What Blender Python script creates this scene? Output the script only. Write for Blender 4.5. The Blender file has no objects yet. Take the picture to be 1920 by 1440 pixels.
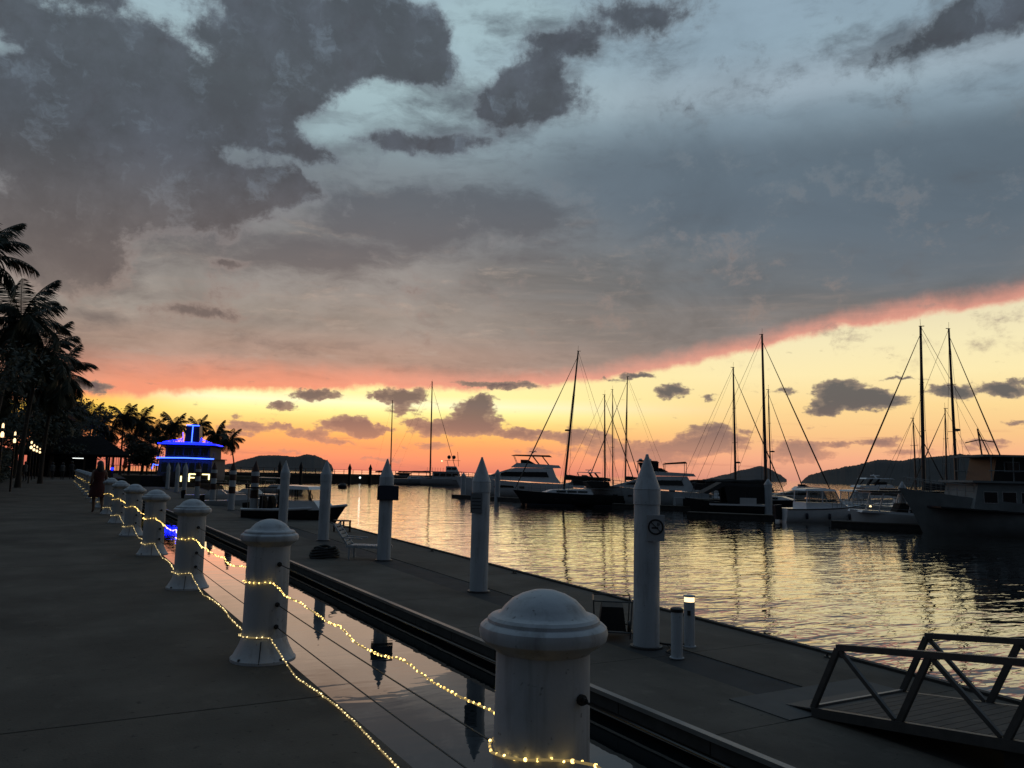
import bpy, math, random
from mathutils import Vector, Matrix, noise as mnoise
R = math.radians
sc = bpy.context.scene
col = sc.collection
random.seed(11)

# ------------------------------------------------------------------ camera
FPX, CAMH = 1493.0, 1.6                      # focal length in photo pixels (1920 wide), eye height
TH, PITCH, ROLL = R(29.6), R(6.44), R(1.35)
fwd = Vector((math.sin(TH)*math.cos(PITCH), math.cos(TH)*math.cos(PITCH), math.sin(PITCH)))
rt0 = Vector((math.cos(TH), -math.sin(TH), 0)); up0 = rt0.cross(fwd)
RT = rt0*math.cos(ROLL)+up0*math.sin(ROLL); UP = up0*math.cos(ROLL)-rt0*math.sin(ROLL)
EYE = Vector((0, 0, CAMH))
cam = bpy.data.cameras.new('camera'); cam_o = bpy.data.objects.new('camera', cam); col.objects.link(cam_o)
cam.sensor_width = 36.0; cam.lens = FPX/1920*36; cam.clip_start = 0.05; cam.clip_end = 20000
cam_o.matrix_world = Matrix(((RT.x, UP.x, -fwd.x, 0), (RT.y, UP.y, -fwd.y, 0), (RT.z, UP.z, -fwd.z, CAMH), (0, 0, 0, 1)))
sc.camera = cam_o

def ray(px, py): return fwd+RT*((px-960)/FPX)+UP*((720-py)/FPX)
def at(px, py, dep): return EYE+ray(px, py)*dep                    # a point dep metres away along the view axis
def on(px, py, z):                                                  # where the ray meets a level
    d = ray(px, py); return EYE+d*((z-CAMH)/d.z)
def azel(px, py):
    d = ray(px, py).normalized()
    return math.degrees(math.atan2(d.x, d.y))-math.degrees(TH), math.degrees(math.asin(d.z))
def lin(c):
    return tuple((v/255/12.92) if v/255 <= 0.04045 else ((v/255+0.055)/1.055)**2.4 for v in c)

ZW, ZD = -1.32, -1.0                                                # water and floating dock levels

# ------------------------------------------------------------------ sky (world)
world = bpy.data.worlds.new('World'); sc.world = world; world.use_nodes = True
wt = world.node_tree; wt.nodes.clear()
def nd(t, **kw):
    n = wt.nodes.new(t)
    for k, v in kw.items(): setattr(n, k, v)
    return n
def put(sock, v):
    if isinstance(v, bpy.types.NodeSocket): wt.links.new(v, sock)
    elif v is not None: sock.default_value = v
def MA(op, a, b=None, c=None, clamp=False):
    n = nd('ShaderNodeMath', operation=op, use_clamp=clamp)
    for i, v in enumerate((a, b, c)): put(n.inputs[i], v)
    return n.outputs[0]
def VM(op, a, b=None, s=None):
    n = nd('ShaderNodeVectorMath', operation=op); put(n.inputs[0], a); put(n.inputs[1], b)
    if s is not None: put(n.inputs['Scale'], s)
    return n.outputs[0]
def step(v, lo, hi, a=0.0, b=1.0):
    n = nd('ShaderNodeMapRange', interpolation_type='SMOOTHSTEP'); put(n.inputs[0], v)
    for i, x in zip((1, 2, 3, 4), (lo, hi, a, b)): n.inputs[i].default_value = x
    return n.outputs[0]
def mix(f, a, b, mode='MIX'):
    n = nd('ShaderNodeMix', data_type='RGBA', blend_type=mode); n.clamp_factor = True
    put(n.inputs[0], f)
    for s, v in ((n.inputs[6], a), (n.inputs[7], b)):
        put(s, v if isinstance(v, bpy.types.NodeSocket) else (*v, 1))
    return n.outputs[2]
def ramp(v, lo, hi, stops, interp='EASE'):
    m = nd('ShaderNodeMapRange'); put(m.inputs[0], v); m.inputs[1].default_value = lo; m.inputs[2].default_value = hi
    n = nd('ShaderNodeValToRGB'); n.color_ramp.interpolation = interp; cr = n.color_ramp
    stops = sorted(stops, key=lambda s: s[0])
    for i, (p, c) in enumerate(stops):
        p = (p-lo)/(hi-lo)
        e = cr.elements[i] if i < 2 else cr.elements.new(p)
        e.position = p; e.color = (*c, 1) if len(c) == 3 else c
    wt.links.new(m.outputs[0], n.inputs[0]); return n.outputs[0]
def noise(vec, scale, detail=5, rough=.55, dim='3D', color=False, dist=0.0):
    n = nd('ShaderNodeTexNoise', noise_dimensions=dim); put(n.inputs['Vector'], vec)
    n.inputs['Scale'].default_value = scale; n.inputs['Detail'].default_value = detail
    n.inputs['Roughness'].default_value = rough; n.inputs['Distortion'].default_value = dist
    return n.outputs[1 if color else 0]
D = nd('ShaderNodeTexCoord').outputs['Generated']
sx = nd('ShaderNodeSeparateXYZ'); wt.links.new(D, sx.inputs[0]); dx, dy, dz = sx.outputs
RAD = 57.29578
az = MA('MULTIPLY_ADD', MA('ARCTAN2', dx, dy), RAD, -math.degrees(TH))
el = MA('MULTIPLY', MA('ARCSINE', dz), RAD)
cmb = nd('ShaderNodeCombineXYZ'); put(cmb.inputs[0], az); put(cmb.inputs[1], el); P = cmb.outputs[0]
# direction squeezed so that cloud texture flattens toward the horizon
sq = nd('ShaderNodeCombineXYZ'); k = MA('DIVIDE', 1.0, MA('ADD', MA('ABSOLUTE', dz), 0.22))
put(sq.inputs[0], MA('MULTIPLY', dx, k)); put(sq.inputs[1], MA('MULTIPLY', dy, k)); PL = sq.outputs[0]
def warped(sc1, amp1, sc2, amp2, ysq=.6):
    a = VM('SUBTRACT', noise(P, sc1, 3, .55, '3D', True), (.5, .5, .5))
    b = VM('SUBTRACT', noise(P, sc2, 4, .6, '3D', True), (.5, .5, .5))
    w = VM('ADD', VM('MULTIPLY', a, (amp1, amp1*ysq, 0)), VM('MULTIPLY', b, (amp2, amp2*ysq, 0)))
    return VM('ADD', P, w)
def blobs(vec, lst):
    tot = None
    for b in lst:
        px, py, rx, ry = b[:4]; amp = b[4] if len(b) > 4 else 1.0; rot = b[5] if len(b) > 5 else 0.0
        a0, e0 = azel(px, py); a1, _ = azel(px+10, py); _, e1 = azel(px, py-10)
        m = nd('ShaderNodeMapping', vector_type='TEXTURE'); put(m.inputs[0], vec)
        m.inputs['Location'].default_value = (a0, e0, 0)
        m.inputs['Rotation'].default_value = (0, 0, R(rot-1.35))
        m.inputs['Scale'].default_value = (rx*abs(a1-a0)/10, ry*abs(e1-e0)/10, 1)
        g = nd('ShaderNodeTexGradient', gradient_type='SPHERICAL'); wt.links.new(m.outputs[0], g.inputs[0])
        tot = MA('MULTIPLY', g.outputs[1], amp) if tot is None else MA('MULTIPLY_ADD', g.outputs[1], amp, tot)
    return tot
SUNAZ, SUNEL = azel(690, 800)
sun_dir = ray(690, 800).normalized()

def els(x, lst): return [(azel(x, y)[1], lin(c)) for y, c in lst]
# glowing sky under the cloud bank, two columns of the photograph's colours
g_mid = ramp(el, -2, 16, els(700, [(886, (226, 128, 108)), (858, (250, 152, 110)), (836, (252, 165, 106)), (816, (254, 186, 106)), (801, (255, 206, 120)),
    (786, (254, 228, 138)), (771, (255, 250, 166)), (756, (255, 253, 204)), (738, (255, 247, 172)), (650, (250, 226, 160))]), 'LINEAR')
g_right = ramp(el, -2, 16, els(1650, [(905, (218, 152, 130)), (862, (246, 176, 138)), (815, (249, 198, 138)), (760, (252, 218, 152)),
    (700, (252, 234, 178)), (640, (245, 232, 186)), (560, (228, 217, 185))]), 'LINEAR')
g_left = ramp(el, -2, 16, els(220, [(872, (210, 112, 94)), (840, (236, 132, 100)), (812, (244, 148, 90)), (788, (250, 176, 76)),
    (766, (255, 212, 86)), (746, (255, 192, 98)), (650, (230, 165, 118))]), 'LINEAR')
def azx(x): return azel(x, 800)[0]
glow = mix(step(az, azx(120), azx(420)), g_left, g_mid)
glow = mix(step(az, azx(850), azx(1500)), glow, g_right)
hn = nd('ShaderNodeMapping', vector_type='POINT'); put(hn.inputs[0], P); hn.inputs['Scale'].default_value = (.06, .75, 1)
streak = noise(hn.outputs[0], 2.2, 5, .6)
glow = mix(MA('MULTIPLY', step(streak, .55, .72), MA('MULTIPLY', step(el, 5.2, 1.0), .5)), glow, lin((186, 118, 104)))
# the high cloud bank
u_left = ramp(el, 0, 50, els(600, [(745, (214, 148, 122)), (712, (196, 143, 125)), (665, (166, 142, 130)), (600, (150, 143, 136)), (520, (142, 139, 136)),
    (430, (128, 130, 132)), (330, (116, 127, 134)), (240, (132, 150, 158)), (150, (158, 182, 188)), (40, (156, 180, 190))])
    + [(40, lin((138, 160, 174))), (50, lin((132, 155, 172)))], 'EASE')
u_right = ramp(el, 0, 50, els(1550, [(700, (136, 124, 118)), (600, (124, 120, 119)), (520, (108, 113, 118)), (400, (97, 110, 121)), (300, (104, 121, 133)),
    (215, (124, 143, 156)), (150, (146, 163, 175)), (50, (138, 160, 175))])
    + [(40, lin((138, 160, 176))), (50, lin((132, 155, 174)))], 'EASE')
upper = mix(step(az, azx(650), azx(1420)), u_left, u_right)
W1 = warped(.12, 2.6, .42, 1.7)
soft = noise(PL, 2.0, 9, .62, dist=.5)
upper = mix(1.0, upper, ramp(soft, .3, .7, [(.3, (.72,)*3), (.5, (1.0,)*3), (.7, (1.2,)*3)], 'LINEAR'), 'MULTIPLY')
upper = mix(MA('MULTIPLY', step(streak, .5, .75), MA('MULTIPLY', step(el, 17, 6), .38)), upper, lin((178, 156, 142)))
# wide soft bluish shelf at the right, pale feathery patches low in the middle
WS = warped(.12, 3.2, .5, 1.2)
shelf = blobs(WS, [(1500, 330, 620, 150, .9), (1820, 400, 420, 200, .9), (1180, 330, 330, 150, .55), (1500, 500, 500, 120, .4)])
upper = mix(MA('MULTIPLY', step(shelf, .05, .8), .62), upper, lin((88, 103, 117)))
gapb = blobs(WS, [(720, 195, 190, 75, 1.0), (610, 245, 110, 45, .8), (880, 60, 190, 90, .9), (1000, 30, 200, 60, .7), (1560, 60, 330, 90, .3), (1700, 140, 260, 60, .3)])
upper = mix(MA('MULTIPLY', step(gapb, .05, .8), .68), upper, lin((164, 190, 197)))
wisp_m = nd('ShaderNodeMapping', vector_type='POINT'); put(wisp_m.inputs[0], WS); wisp_m.inputs['Scale'].default_value = (.10, .42, 1); wisp_m.inputs['Rotation'].default_value = (0, 0, R(-6))
wisp = noise(wisp_m.outputs[0], 1.9, 7, .6, dist=.15)
upper = mix(MA('MULTIPLY', step(wisp, .54, .74), MA('MULTIPLY', MA('MULTIPLY', step(el, 22, 13), step(az, azx(1400), azx(900))), .6)), upper, lin((178, 162, 150)))
upper = mix(MA('MULTIPLY', MA('MULTIPLY', step(wisp, .47, .30), step(az, azx(1300), azx(850))), .32), upper, mix(step(el, 9, 20), lin((118, 111, 109)), lin((92, 102, 112))))
softc = blobs(WS, [(830, 415, 330, 95, 1.0), (690, 405, 180, 70, .6), (560, 490, 240, 55, .8), (960, 400, 200, 60, .6), (520, 648, 150, 24, .6), (190, 590, 130, 28, .6), (640, 470, 190, 40, .6),
    (300, 440, 300, 90, .7), (130, 520, 200, 60, .8), (1080, 90, 260, 80, .6), (1700, 80, 330, 70, .6), (900, 210, 260, 110, .6)])
softc = MA('ADD', softc, MA('MULTIPLY', MA('SUBTRACT', noise(VM('MULTIPLY', WS, (.7, 1.7, 1)), .3, 9, .64), .5), 1.9))
upper = mix(MA('MULTIPLY', step(softc, .0, .8), .85), upper, mix(step(el, 9, 21), lin((106, 99, 98)), lin((82, 91, 101))))
edge_pts = [(-300, 752), (0, 748), (160, 741), (320, 733), (450, 727), (600, 731), (700, 724), (900, 730), (1080, 718), (1250, 690), (1400, 657), (1560, 618), (1740, 588), (1920, 560), (2200, 500)]
st = [(azel(x, y)[0], (azel(x, y)[1]/20,)*3) for x, y in edge_pts]
st = [(-180, st[0][1])]+st+[(70, (.95,)*3), (180, (.95,)*3)]
edge = MA('MULTIPLY', ramp(az, -180, 180, st, 'LINEAR'), 20.0)
ewarp = MA('MULTIPLY', MA('SUBTRACT', noise(P, .55, 6, .62), .5), 1.3)
s = MA('ADD', MA('SUBTRACT', el, edge), ewarp)
fr = mix(step(az, azx(300), azx(1000)), lin((250, 152, 118)), lin((246, 164, 142)))
fringe_w = step(az, azx(950), azx(300), 1.0, 1.7)
f_up = MA('SUBTRACT', 1.0, step(MA('DIVIDE', s, fringe_w), -.25, 1.55))
bank = mix(MA('MULTIPLY', f_up, MA('MULTIPLY_ADD', streak, .5, .58)), upper, fr)
sky = mix(step(s, -.35, .25), glow, bank)
# dark broken cumulus overhead
dens = blobs(W1, [(110, 110, 420, 190, 1.2), (430, 120, 380, 180, 1.25), (640, 55, 270, 120, 1.3), (775, 80, 120, 110, 1.1), (260, 280, 440, 150, 1.5), (480, 215, 190, 70, .7),
    (60, 420, 280, 150, 1.1), (150, 500, 150, 80, .8), (475, 338, 150, 55, .9), (330, 395, 240, 80, .8),
    (950, 172, 190, 84, 1.5), (1010, 185, 70, 50, .5), (815, 264, 120, 42, 1.1), (690, 258, 90, 30, 1.0), (600, 288, 80, 32, .7), (1050, 85, 140, 46, .95), (1210, 30, 190, 50, .8),
    (1760, 62, 230, 44, .95, 12), (1890, 15, 160, 70, .9), (360, 586, 170, 22, .7), (440, 497, 60, 17, .75), (290, 602, 70, 15, .45),
    (360, 80, 170, 70, -.85, -20), (160, 25, 130, 50, -.7), (12, 82, 90, 50, -.8), (440, 292, 90, 40, -.85), (425, 42, 120, 34, -.5, -25), (230, 170, 200, 30, -.2, -20), (560, 60, 90, 26, -.3, -30),
    (735, 205, 190, 75, -1.0, 12), (610, 250, 120, 50, -.85), (885, 95, 90, 150, -.85), (870, 225, 70, 32, -.4)])
dn = nd('ShaderNodeVectorMath', operation='DOT_PRODUCT'); put(dn.inputs[0], D); dn.inputs[1].default_value = tuple(ray(960, 400).normalized())
outside = step(dn.outputs['Value'], .80, .66)
fb = noise(PL, 2.6, 7, .58)
cl = MA('ADD', dens, MA('MULTIPLY', MA('SUBTRACT', noise(VM('MULTIPLY', W1, (1, 1.35, 1)), .21, 9, .66), .5), 2.3))
cl = MA('ADD', cl, MA('MULTIPLY', outside, MA('MULTIPLY_ADD', fb, 2.4, -1.05)))
cl = MA('MULTIPLY', cl, step(el, 5.5, 10.0))
dk = mix(step(el, 22, 9), lin((66, 72, 80)), lin((104, 95, 94)))
inner = noise(P, .17, 6, .6)
dk = mix(step(inner, .38, .66), dk, mix(step(el, 22, 9), lin((79, 86, 97)), lin((122, 112, 108))))
vein = noise(warped(.35, 2.4, 1.4, .9), .36, 9, .66)
dk = mix(MA('MULTIPLY', step(vein, .52, .70), .60), dk, mix(step(el, 22, 9), lin((106, 120, 134)), lin((140, 126, 118))))
dk = mix(MA('MULTIPLY', step(vein, .47, .32), .5), dk, mix(step(el, 22, 9), lin((64, 66, 74)), lin((92, 86, 88))))
thin = mix(step(el, 22, 9), lin((112, 124, 134)), lin((150, 132, 124)))
cl = MA('ADD', cl, MA('MULTIPLY', MA('SUBTRACT', noise(P, 1.0, 6, .68), .5), .6))
dk = mix(step(cl, .25, .70), thin, dk)
sky = mix(MA('MULTIPLY', step(cl, .04, .56), .95), sky, dk)
# small cumulus floating in the glow
WL = warped(.55, 1.3, 2.2, .75, .75)
low_list = [(590, 739, 75, 15, 1.0), (530, 763, 42, 14, .9), (755, 743, 66, 24, 1.1), (705, 738, 30, 14, .6), (890, 775, 58, 42, 1.1), (905, 752, 36, 18, .7, 25), (850, 803, 150, 26, 1.0),
    (655, 800, 84, 26, 1.0), (695, 808, 50, 18, .7), (580, 817, 52, 15, .9), (470, 800, 80, 22, .65), (420, 815, 60, 14, .5), (940, 722, 110, 11, .8), (1256, 735, 46, 19, 1.0),
    (1320, 746, 30, 9, .5), (1580, 742, 78, 40, 1.25), (1648, 753, 78, 26, 1.1), (1535, 768, 48, 18, .8), (1785, 735, 72, 22, 1.0), (1885, 728, 62, 25, 1.15),
    (1690, 712, 70, 8, .6), (1345, 822, 92, 36, 1.1), (1290, 838, 90, 22, .7), (1180, 845, 150, 30, .75), (1080, 818, 80, 22, .75), (985, 815, 60, 16, .8), (1240, 862, 130, 20, .55),
    (1500, 848, 80, 32, 1.0), (1577, 832, 38, 11, .9), (1655, 830, 64, 13, .75), (1700, 850, 70, 12, .5), (1840, 832, 70, 20, .7), (1195, 706, 45, 10, .75), (1470, 735, 40, 10, .5),
    (165, 720, 60, 13, 1.0), (760, 770, 60, 12, .55), (800, 835, 90, 12, .5), (640, 832, 60, 9, .6), (1010, 850, 80, 16, .5), (540, 800, 40, 10, .5), (720, 860, 80, 7, .5), (560, 848, 60, 7, .45),
    (1900, 790, 60, 10, .4), (1150, 715, 40, 8, .4)]
low = blobs(WL, low_list)
ln = nd('ShaderNodeMapping', vector_type='POINT'); put(ln.inputs[0], P); ln.inputs['Scale'].default_value = (.5, 1.1, 1)
lfb = noise(ln.outputs[0], 1.6, 6, .6)
low = MA('ADD', low, MA('MULTIPLY', MA('SUBTRACT', lfb, .5), 1.25))
low = MA('ADD', low, MA('MULTIPLY', MA('MULTIPLY', outside, step(el, 9, 3)), MA('MULTIPLY_ADD', lfb, 1.3, -.55)))
lc = mix(step(el, 1.0, 5.5), lin((158, 120, 112)), lin((84, 86, 92)))
lc = mix(step(low, .75, .35), lc, mix(step(el, 1, 5), lin((196, 140, 118)), lin((136, 122, 112))))
sky = mix(MA('MULTIPLY', step(low, .16, .44), MA('MULTIPLY', step(el, 13, 9.5), step(el, .2, 3.5, .55, .96))), sky, lc)
# away from the sunset the sky falls off into dusk
dt = nd('ShaderNodeVectorMath', operation='DOT_PRODUCT'); put(dt.inputs[0], D); dt.inputs[1].default_value = tuple(ray(900, 600).normalized())
sky = mix(MA('MULTIPLY', step(dt.outputs['Value'], .55, -.1), step(el, 22, 8)), sky, mix(step(el, 0, 14), lin((118, 118, 126)), lin((124, 132, 142))))
sky = mix(1.0, sky, ramp(dt.outputs['Value'], -1, 1, [(-1, (.12, .135, .17)), (-.1, (.26, .29, .34)), (.55, (.75, .79, .86)), (.80, (1, 1, 1)), (1, (1, 1, 1))], 'EASE'), 'MULTIPLY')
nish = nd('ShaderNodeTexSky', sky_type='NISHITA'); nish.sun_disc = False
nish.sun_elevation = R(1.0); nish.sun_rotation = math.atan2(sun_dir.x, sun_dir.y); nish.air_density = 1.5; nish.dust_density = 2.0
bg1 = nd('ShaderNodeBackground'); put(bg1.inputs[0], sky); bg1.inputs[1].default_value = 1.0
bg2 = nd('ShaderNodeBackground'); put(bg2.inputs[0], nish.outputs[0]); bg2.inputs[1].default_value = 0.012
add = nd('ShaderNodeAddShader'); wt.links.new(bg1.outputs[0], add.inputs[0]); wt.links.new(bg2.outputs[0], add.inputs[1])
wo = nd('ShaderNodeOutputWorld'); wt.links.new(add.outputs[0], wo.inputs[0])
world.cycles.sampling_method = 'MANUAL'; world.cycles.sample_map_resolution = 512

# ------------------------------------------------------------------ the sun, gone behind the cloud, and exposure
sun = bpy.data.lights.new('sun', 'SUN'); sun.energy = 0.05; sun.angle = R(24); sun.color = (1, .62, .38)
sun_o = bpy.data.objects.new('sun', sun); col.objects.link(sun_o)
sun_o.rotation_euler = (-sun_dir).to_track_quat('-Z', 'Y').to_euler()
sc.view_settings.view_transform = 'Standard'; sc.view_settings.look = 'None'
sc.view_settings.exposure = 0; sc.view_settings.gamma = 1; sc.view_settings.use_curve_mapping = False
sc.cycles.use_denoising = True
sc.cycles.max_bounces = 6; sc.cycles.diffuse_bounces = 3; sc.cycles.glossy_bounces = 4
sc.cycles.caustics_reflective = False; sc.cycles.caustics_refractive = False
#==STOPSKY==
# ------------------------------------------------------------------ helpers
MATS = {}
def mat(name, color, rough=.6, metal=0.0, var=.12, scale=3.0, bump=0.0, bscale=40.0, emit=None, estr=0.0, spec=.5, streak=0.0, stain=0.0):
    if name in MATS: return MATS[name]
    m = bpy.data.materials.new(name); m.use_nodes = True; t = m.node_tree; b = t.nodes['Principled BSDF']
    b.inputs['Roughness'].default_value = rough; b.inputs['Metallic'].default_value = metal
    b.inputs['Specular IOR Level'].default_value = spec
    tc = t.nodes.new('ShaderNodeTexCoord'); n = t.nodes.new('ShaderNodeTexNoise'); n.inputs['Scale'].default_value = scale
    n.inputs['Detail'].default_value = 5; t.links.new(tc.outputs['Object'], n.inputs['Vector'])
    r = t.nodes.new('ShaderNodeValToRGB'); r.color_ramp.elements[0].position = .3; r.color_ramp.elements[1].position = .7
    r.color_ramp.elements[0].color = (*[c*(1-var) for c in color], 1); r.color_ramp.elements[1].color = (*[min(1, c*(1+var)) for c in color], 1)
    t.links.new(n.outputs[0], r.inputs[0]); t.links.new(r.outputs[0], b.inputs['Base Color'])
    last = r.outputs[0]
    def overlay(scale3, lo, hi, amt, colr, det=4):
        nonlocal last
        mp = t.nodes.new('ShaderNodeMapping'); mp.inputs['Scale'].default_value = scale3; t.links.new(tc.outputs['Object'], mp.inputs[0])
        q = t.nodes.new('ShaderNodeTexNoise'); q.inputs['Scale'].default_value = 1.0; q.inputs['Detail'].default_value = det; q.inputs['Roughness'].default_value = .65; t.links.new(mp.outputs[0], q.inputs['Vector'])
        g = t.nodes.new('ShaderNodeMapRange'); g.inputs[1].default_value = lo; g.inputs[2].default_value = hi; g.inputs[4].default_value = amt; t.links.new(q.outputs[0], g.inputs[0])
        x = t.nodes.new('ShaderNodeMix'); x.data_type = 'RGBA'; t.links.new(g.outputs[0], x.inputs[0]); t.links.new(last, x.inputs[6]); x.inputs[7].default_value = (*colr, 1); last = x.outputs[2]
    if streak:
        overlay((9, 9, .9), .52, .78, streak, (.11, .105, .10)); overlay((26, 26, 26), .66, .74, streak*.9, (.05, .045, .04), 2); overlay((3, 3, 2.2), .55, .75, streak*.6, (.16, .16, .15))
    if stain:
        overlay((.55, .35, 1), .45, .70, stain, tuple(c*.45 for c in color), 6); overlay((3.2, 2.2, 1), .58, .75, stain*.7, tuple(c*1.7 for c in color), 7); overlay((14, 14, 1), .63, .72, stain, tuple(c*.3 for c in color), 3)
    if last is not r.outputs[0]: t.links.new(last, b.inputs['Base Color'])
    if bump:
        n2 = t.nodes.new('ShaderNodeTexNoise'); n2.inputs['Scale'].default_value = bscale; n2.inputs['Detail'].default_value = 4
        t.links.new(tc.outputs['Object'], n2.inputs['Vector']); bp = t.nodes.new('ShaderNodeBump'); bp.inputs['Strength'].default_value = bump; bp.inputs['Distance'].default_value = .01
        t.links.new(n2.outputs[0], bp.inputs['Height']); t.links.new(bp.outputs[0], b.inputs['Normal'])
    if emit: b.inputs['Emission Color'].default_value = (*emit, 1); b.inputs['Emission Strength'].default_value = estr
    MATS[name] = m; return m

class MB:
    def __init__(s): s.v = []; s.f = []
    def add(s, vs, fs, M=None):
        o = len(s.v); s.v += [tuple(M @ Vector(p)) if M else tuple(p) for p in vs]; s.f += [tuple(i+o for i in f) for f in fs]; return s
    def box(s, c, d, rz=0.0, M=None):
        x, y, z = [k/2 for k in d]; ca, sa = math.cos(rz), math.sin(rz); vs = []
        for p in ((-x, -y, -z), (x, -y, -z), (x, y, -z), (-x, y, -z), (-x, -y, z), (x, -y, z), (x, y, z), (-x, y, z)):
            vs.append((c[0]+p[0]*ca-p[1]*sa, c[1]+p[0]*sa+p[1]*ca, c[2]+p[2]))
        return s.add(vs, [(3, 2, 1, 0), (4, 5, 6, 7), (0, 1, 5, 4), (1, 2, 6, 5), (2, 3, 7, 6), (3, 0, 4, 7)], M)
    def lathe(s, prof, n=24, c=(0, 0, 0), M=None):
        vs = []; fs = []
        for r, z in prof:
            for i in range(n): a = 2*math.pi*i/n; vs.append((c[0]+r*math.cos(a), c[1]+r*math.sin(a), c[2]+z))
        for j in range(len(prof)-1):
            for i in range(n): k = (i+1) % n; fs.append((j*n+i, j*n+k, (j+1)*n+k, (j+1)*n+i))
        fs.append(tuple(reversed(range(n)))); fs.append(tuple((len(prof)-1)*n+i for i in range(n)))
        return s.add(vs, fs, M)
    def tube(s, pts, rad, n=6):
        pts = [Vector(p) for p in pts]; rads = rad if isinstance(rad, (list, tuple)) else [rad]*len(pts); vs = []; fs = []
        prev = None
        for i, p in enumerate(pts):
            t = (pts[min(i+1, len(pts)-1)]-pts[max(i-1, 0)]).normalized()
            a = Vector((0, 0, 1)) if abs(t.z) < .9 else Vector((1, 0, 0))
            if prev is not None: a = prev
            u = (a-t*a.dot(t)).normalized(); w = t.cross(u); prev = u
            for k in range(n): an = 2*math.pi*k/n; vs.append(p+(u*math.cos(an)+w*math.sin(an))*rads[i])
        for j in range(len(pts)-1):
            for i in range(n): k = (i+1) % n; fs.append((j*n+i, j*n+k, (j+1)*n+k, (j+1)*n+i))
        fs.append(tuple(reversed(range(n)))); fs.append(tuple((len(pts)-1)*n+i for i in range(n)))
        return s.add(vs, fs)
    def bar(s, a, b, w, h=None):                       # square bar between two points
        a, b = Vector(a), Vector(b); h = h or w; t = (b-a).normalized(); up = Vector((0, 0, 1)) if abs(t.z) < .95 else Vector((1, 0, 0))
        u = t.cross(up).normalized(); v = u.cross(t); vs = []
        for p in (a, b):
            for q in ((-1, -1), (1, -1), (1, 1), (-1, 1)): vs.append(p+u*(q[0]*w/2)+v*(q[1]*h/2))
        return s.add(vs, [(3, 2, 1, 0), (4, 5, 6, 7), (0, 1, 5, 4), (1, 2, 6, 5), (2, 3, 7, 6), (3, 0, 4, 7)])
    def slab(s, poly, hw0, hw1=None, zs=None):          # side profile (x,z) extruded across y; half width may shrink with height
        hw1 = hw0 if hw1 is None else hw1; z0 = min(p[1] for p in poly); z1 = max(p[1] for p in poly); n = len(poly)
        w = [hw0+(hw1-hw0)*(p[1]-z0)/max(z1-z0, 1e-6) for p in poly]
        vs = [(p[0], -w[i], p[1]) for i, p in enumerate(poly)]+[(p[0], w[i], p[1]) for i, p in enumerate(poly)]
        fs = [tuple(range(n)), tuple(reversed(range(n, 2*n)))]+[((i+1) % n, i, n+i, n+(i+1) % n) for i in range(n)]
        return s.add(vs, fs)
    def plate(s, poly, side, th=.02):                   # flat polygon of 3D points thickened along a direction
        d = Vector(side)*th; n = len(poly); vs = [Vector(p) for p in poly]+[Vector(p)+d for p in poly]
        return s.add(vs, [tuple(reversed(range(n))), tuple(range(n, 2*n))]+[(i, (i+1) % n, n+(i+1) % n, n+i) for i in range(n)])
    def ball(s, c, r, n=6, m=4, sz=1.0):
        return s.lathe([(max(r*math.sin(math.pi*j/m), r*.02), -r*sz*math.cos(math.pi*j/m)) for j in range(m+1)], n, c)
    def build(s, name, m, parent=None, smooth=0, bevel=0.0):
        me = bpy.data.meshes.new(name); me.from_pydata([tuple(v) for v in s.v], [], s.f); me.update()
        if m: me.materials.append(m)
        if smooth: me.polygons.foreach_set('use_smooth', [True]*len(me.polygons)); me.set_sharp_from_angle(angle=R(smooth))
        o = bpy.data.objects.new(name, me); col.objects.link(o); o.parent = parent
        if bevel: b = o.modifiers.new('Bevel', 'BEVEL'); b.width = bevel; b.segments = 2; b.limit_method = 'ANGLE'
        return o
def tag(o, label=None, cat=None, group=None, kind=None):
    for k, v in (('label', label), ('category', cat), ('group', group), ('kind', kind)):
        if v: o[k] = v
    return o
def thing(name, label, cat, loc=(0, 0, 0), rz=0.0, group=None):
    o = bpy.data.objects.new(name, None); col.objects.link(o); o.location = loc; o.rotation_euler = (0, 0, rz); o.empty_display_size = .2
    return tag(o, label, cat, group)
def copy_tree(o, parent=None):
    c = o.copy(); col.objects.link(c); c.parent = parent
    for ch in list(o.children): copy_tree(ch, c)
    return c
def inst(o, parent, loc, rz=0.0, sc_=None, name=None):    # another object with the same mesh
    c = o.copy(); col.objects.link(c); c.parent = parent; c.location = loc; c.rotation_euler = (0, 0, rz)
    if sc_: c.scale = sc_
    return c
ORD = ['nearest', 'second', 'third', 'fourth', 'fifth', 'sixth', 'seventh', 'eighth', 'ninth', 'tenth', 'eleventh', 'twelfth', 'thirteenth', 'fourteenth', 'fifteenth', 'sixteenth', 'seventeenth', 'eighteenth', 'nineteenth']

# ------------------------------------------------------------------ materials
M_conc = mat('promenade concrete', (.108, .092, .074), .92, spec=.22, var=.30, scale=.9, bump=.5, bscale=60, stain=.75)
M_conc2 = mat('seawall concrete', (.07, .07, .068), .85, var=.3, scale=1.4, bump=.5)
M_deck = mat('dock concrete', (.118, .103, .086), .9, spec=.22, var=.25, scale=.7, bump=.4, bscale=50, stain=.7)
M_strip = mat('dark strip', (.050, .052, .054), .8, spec=.15, var=.2, scale=2)
M_timber = mat('weathered timber fascia', (.035, .033, .031), .8, var=.35, scale=4)
M_alu = mat('grey aluminium trim', (.22, .22, .215), .4, .6, var=.1)
M_white = mat('weathered white paint', (.42, .45, .48), .5, var=.10, scale=2.5, bump=.35, bscale=14, streak=.75)
M_pile = mat('pile sleeve white', (.48, .52, .56), .55, var=.12, scale=1.2, bump=.25, bscale=12, streak=.6)
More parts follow.
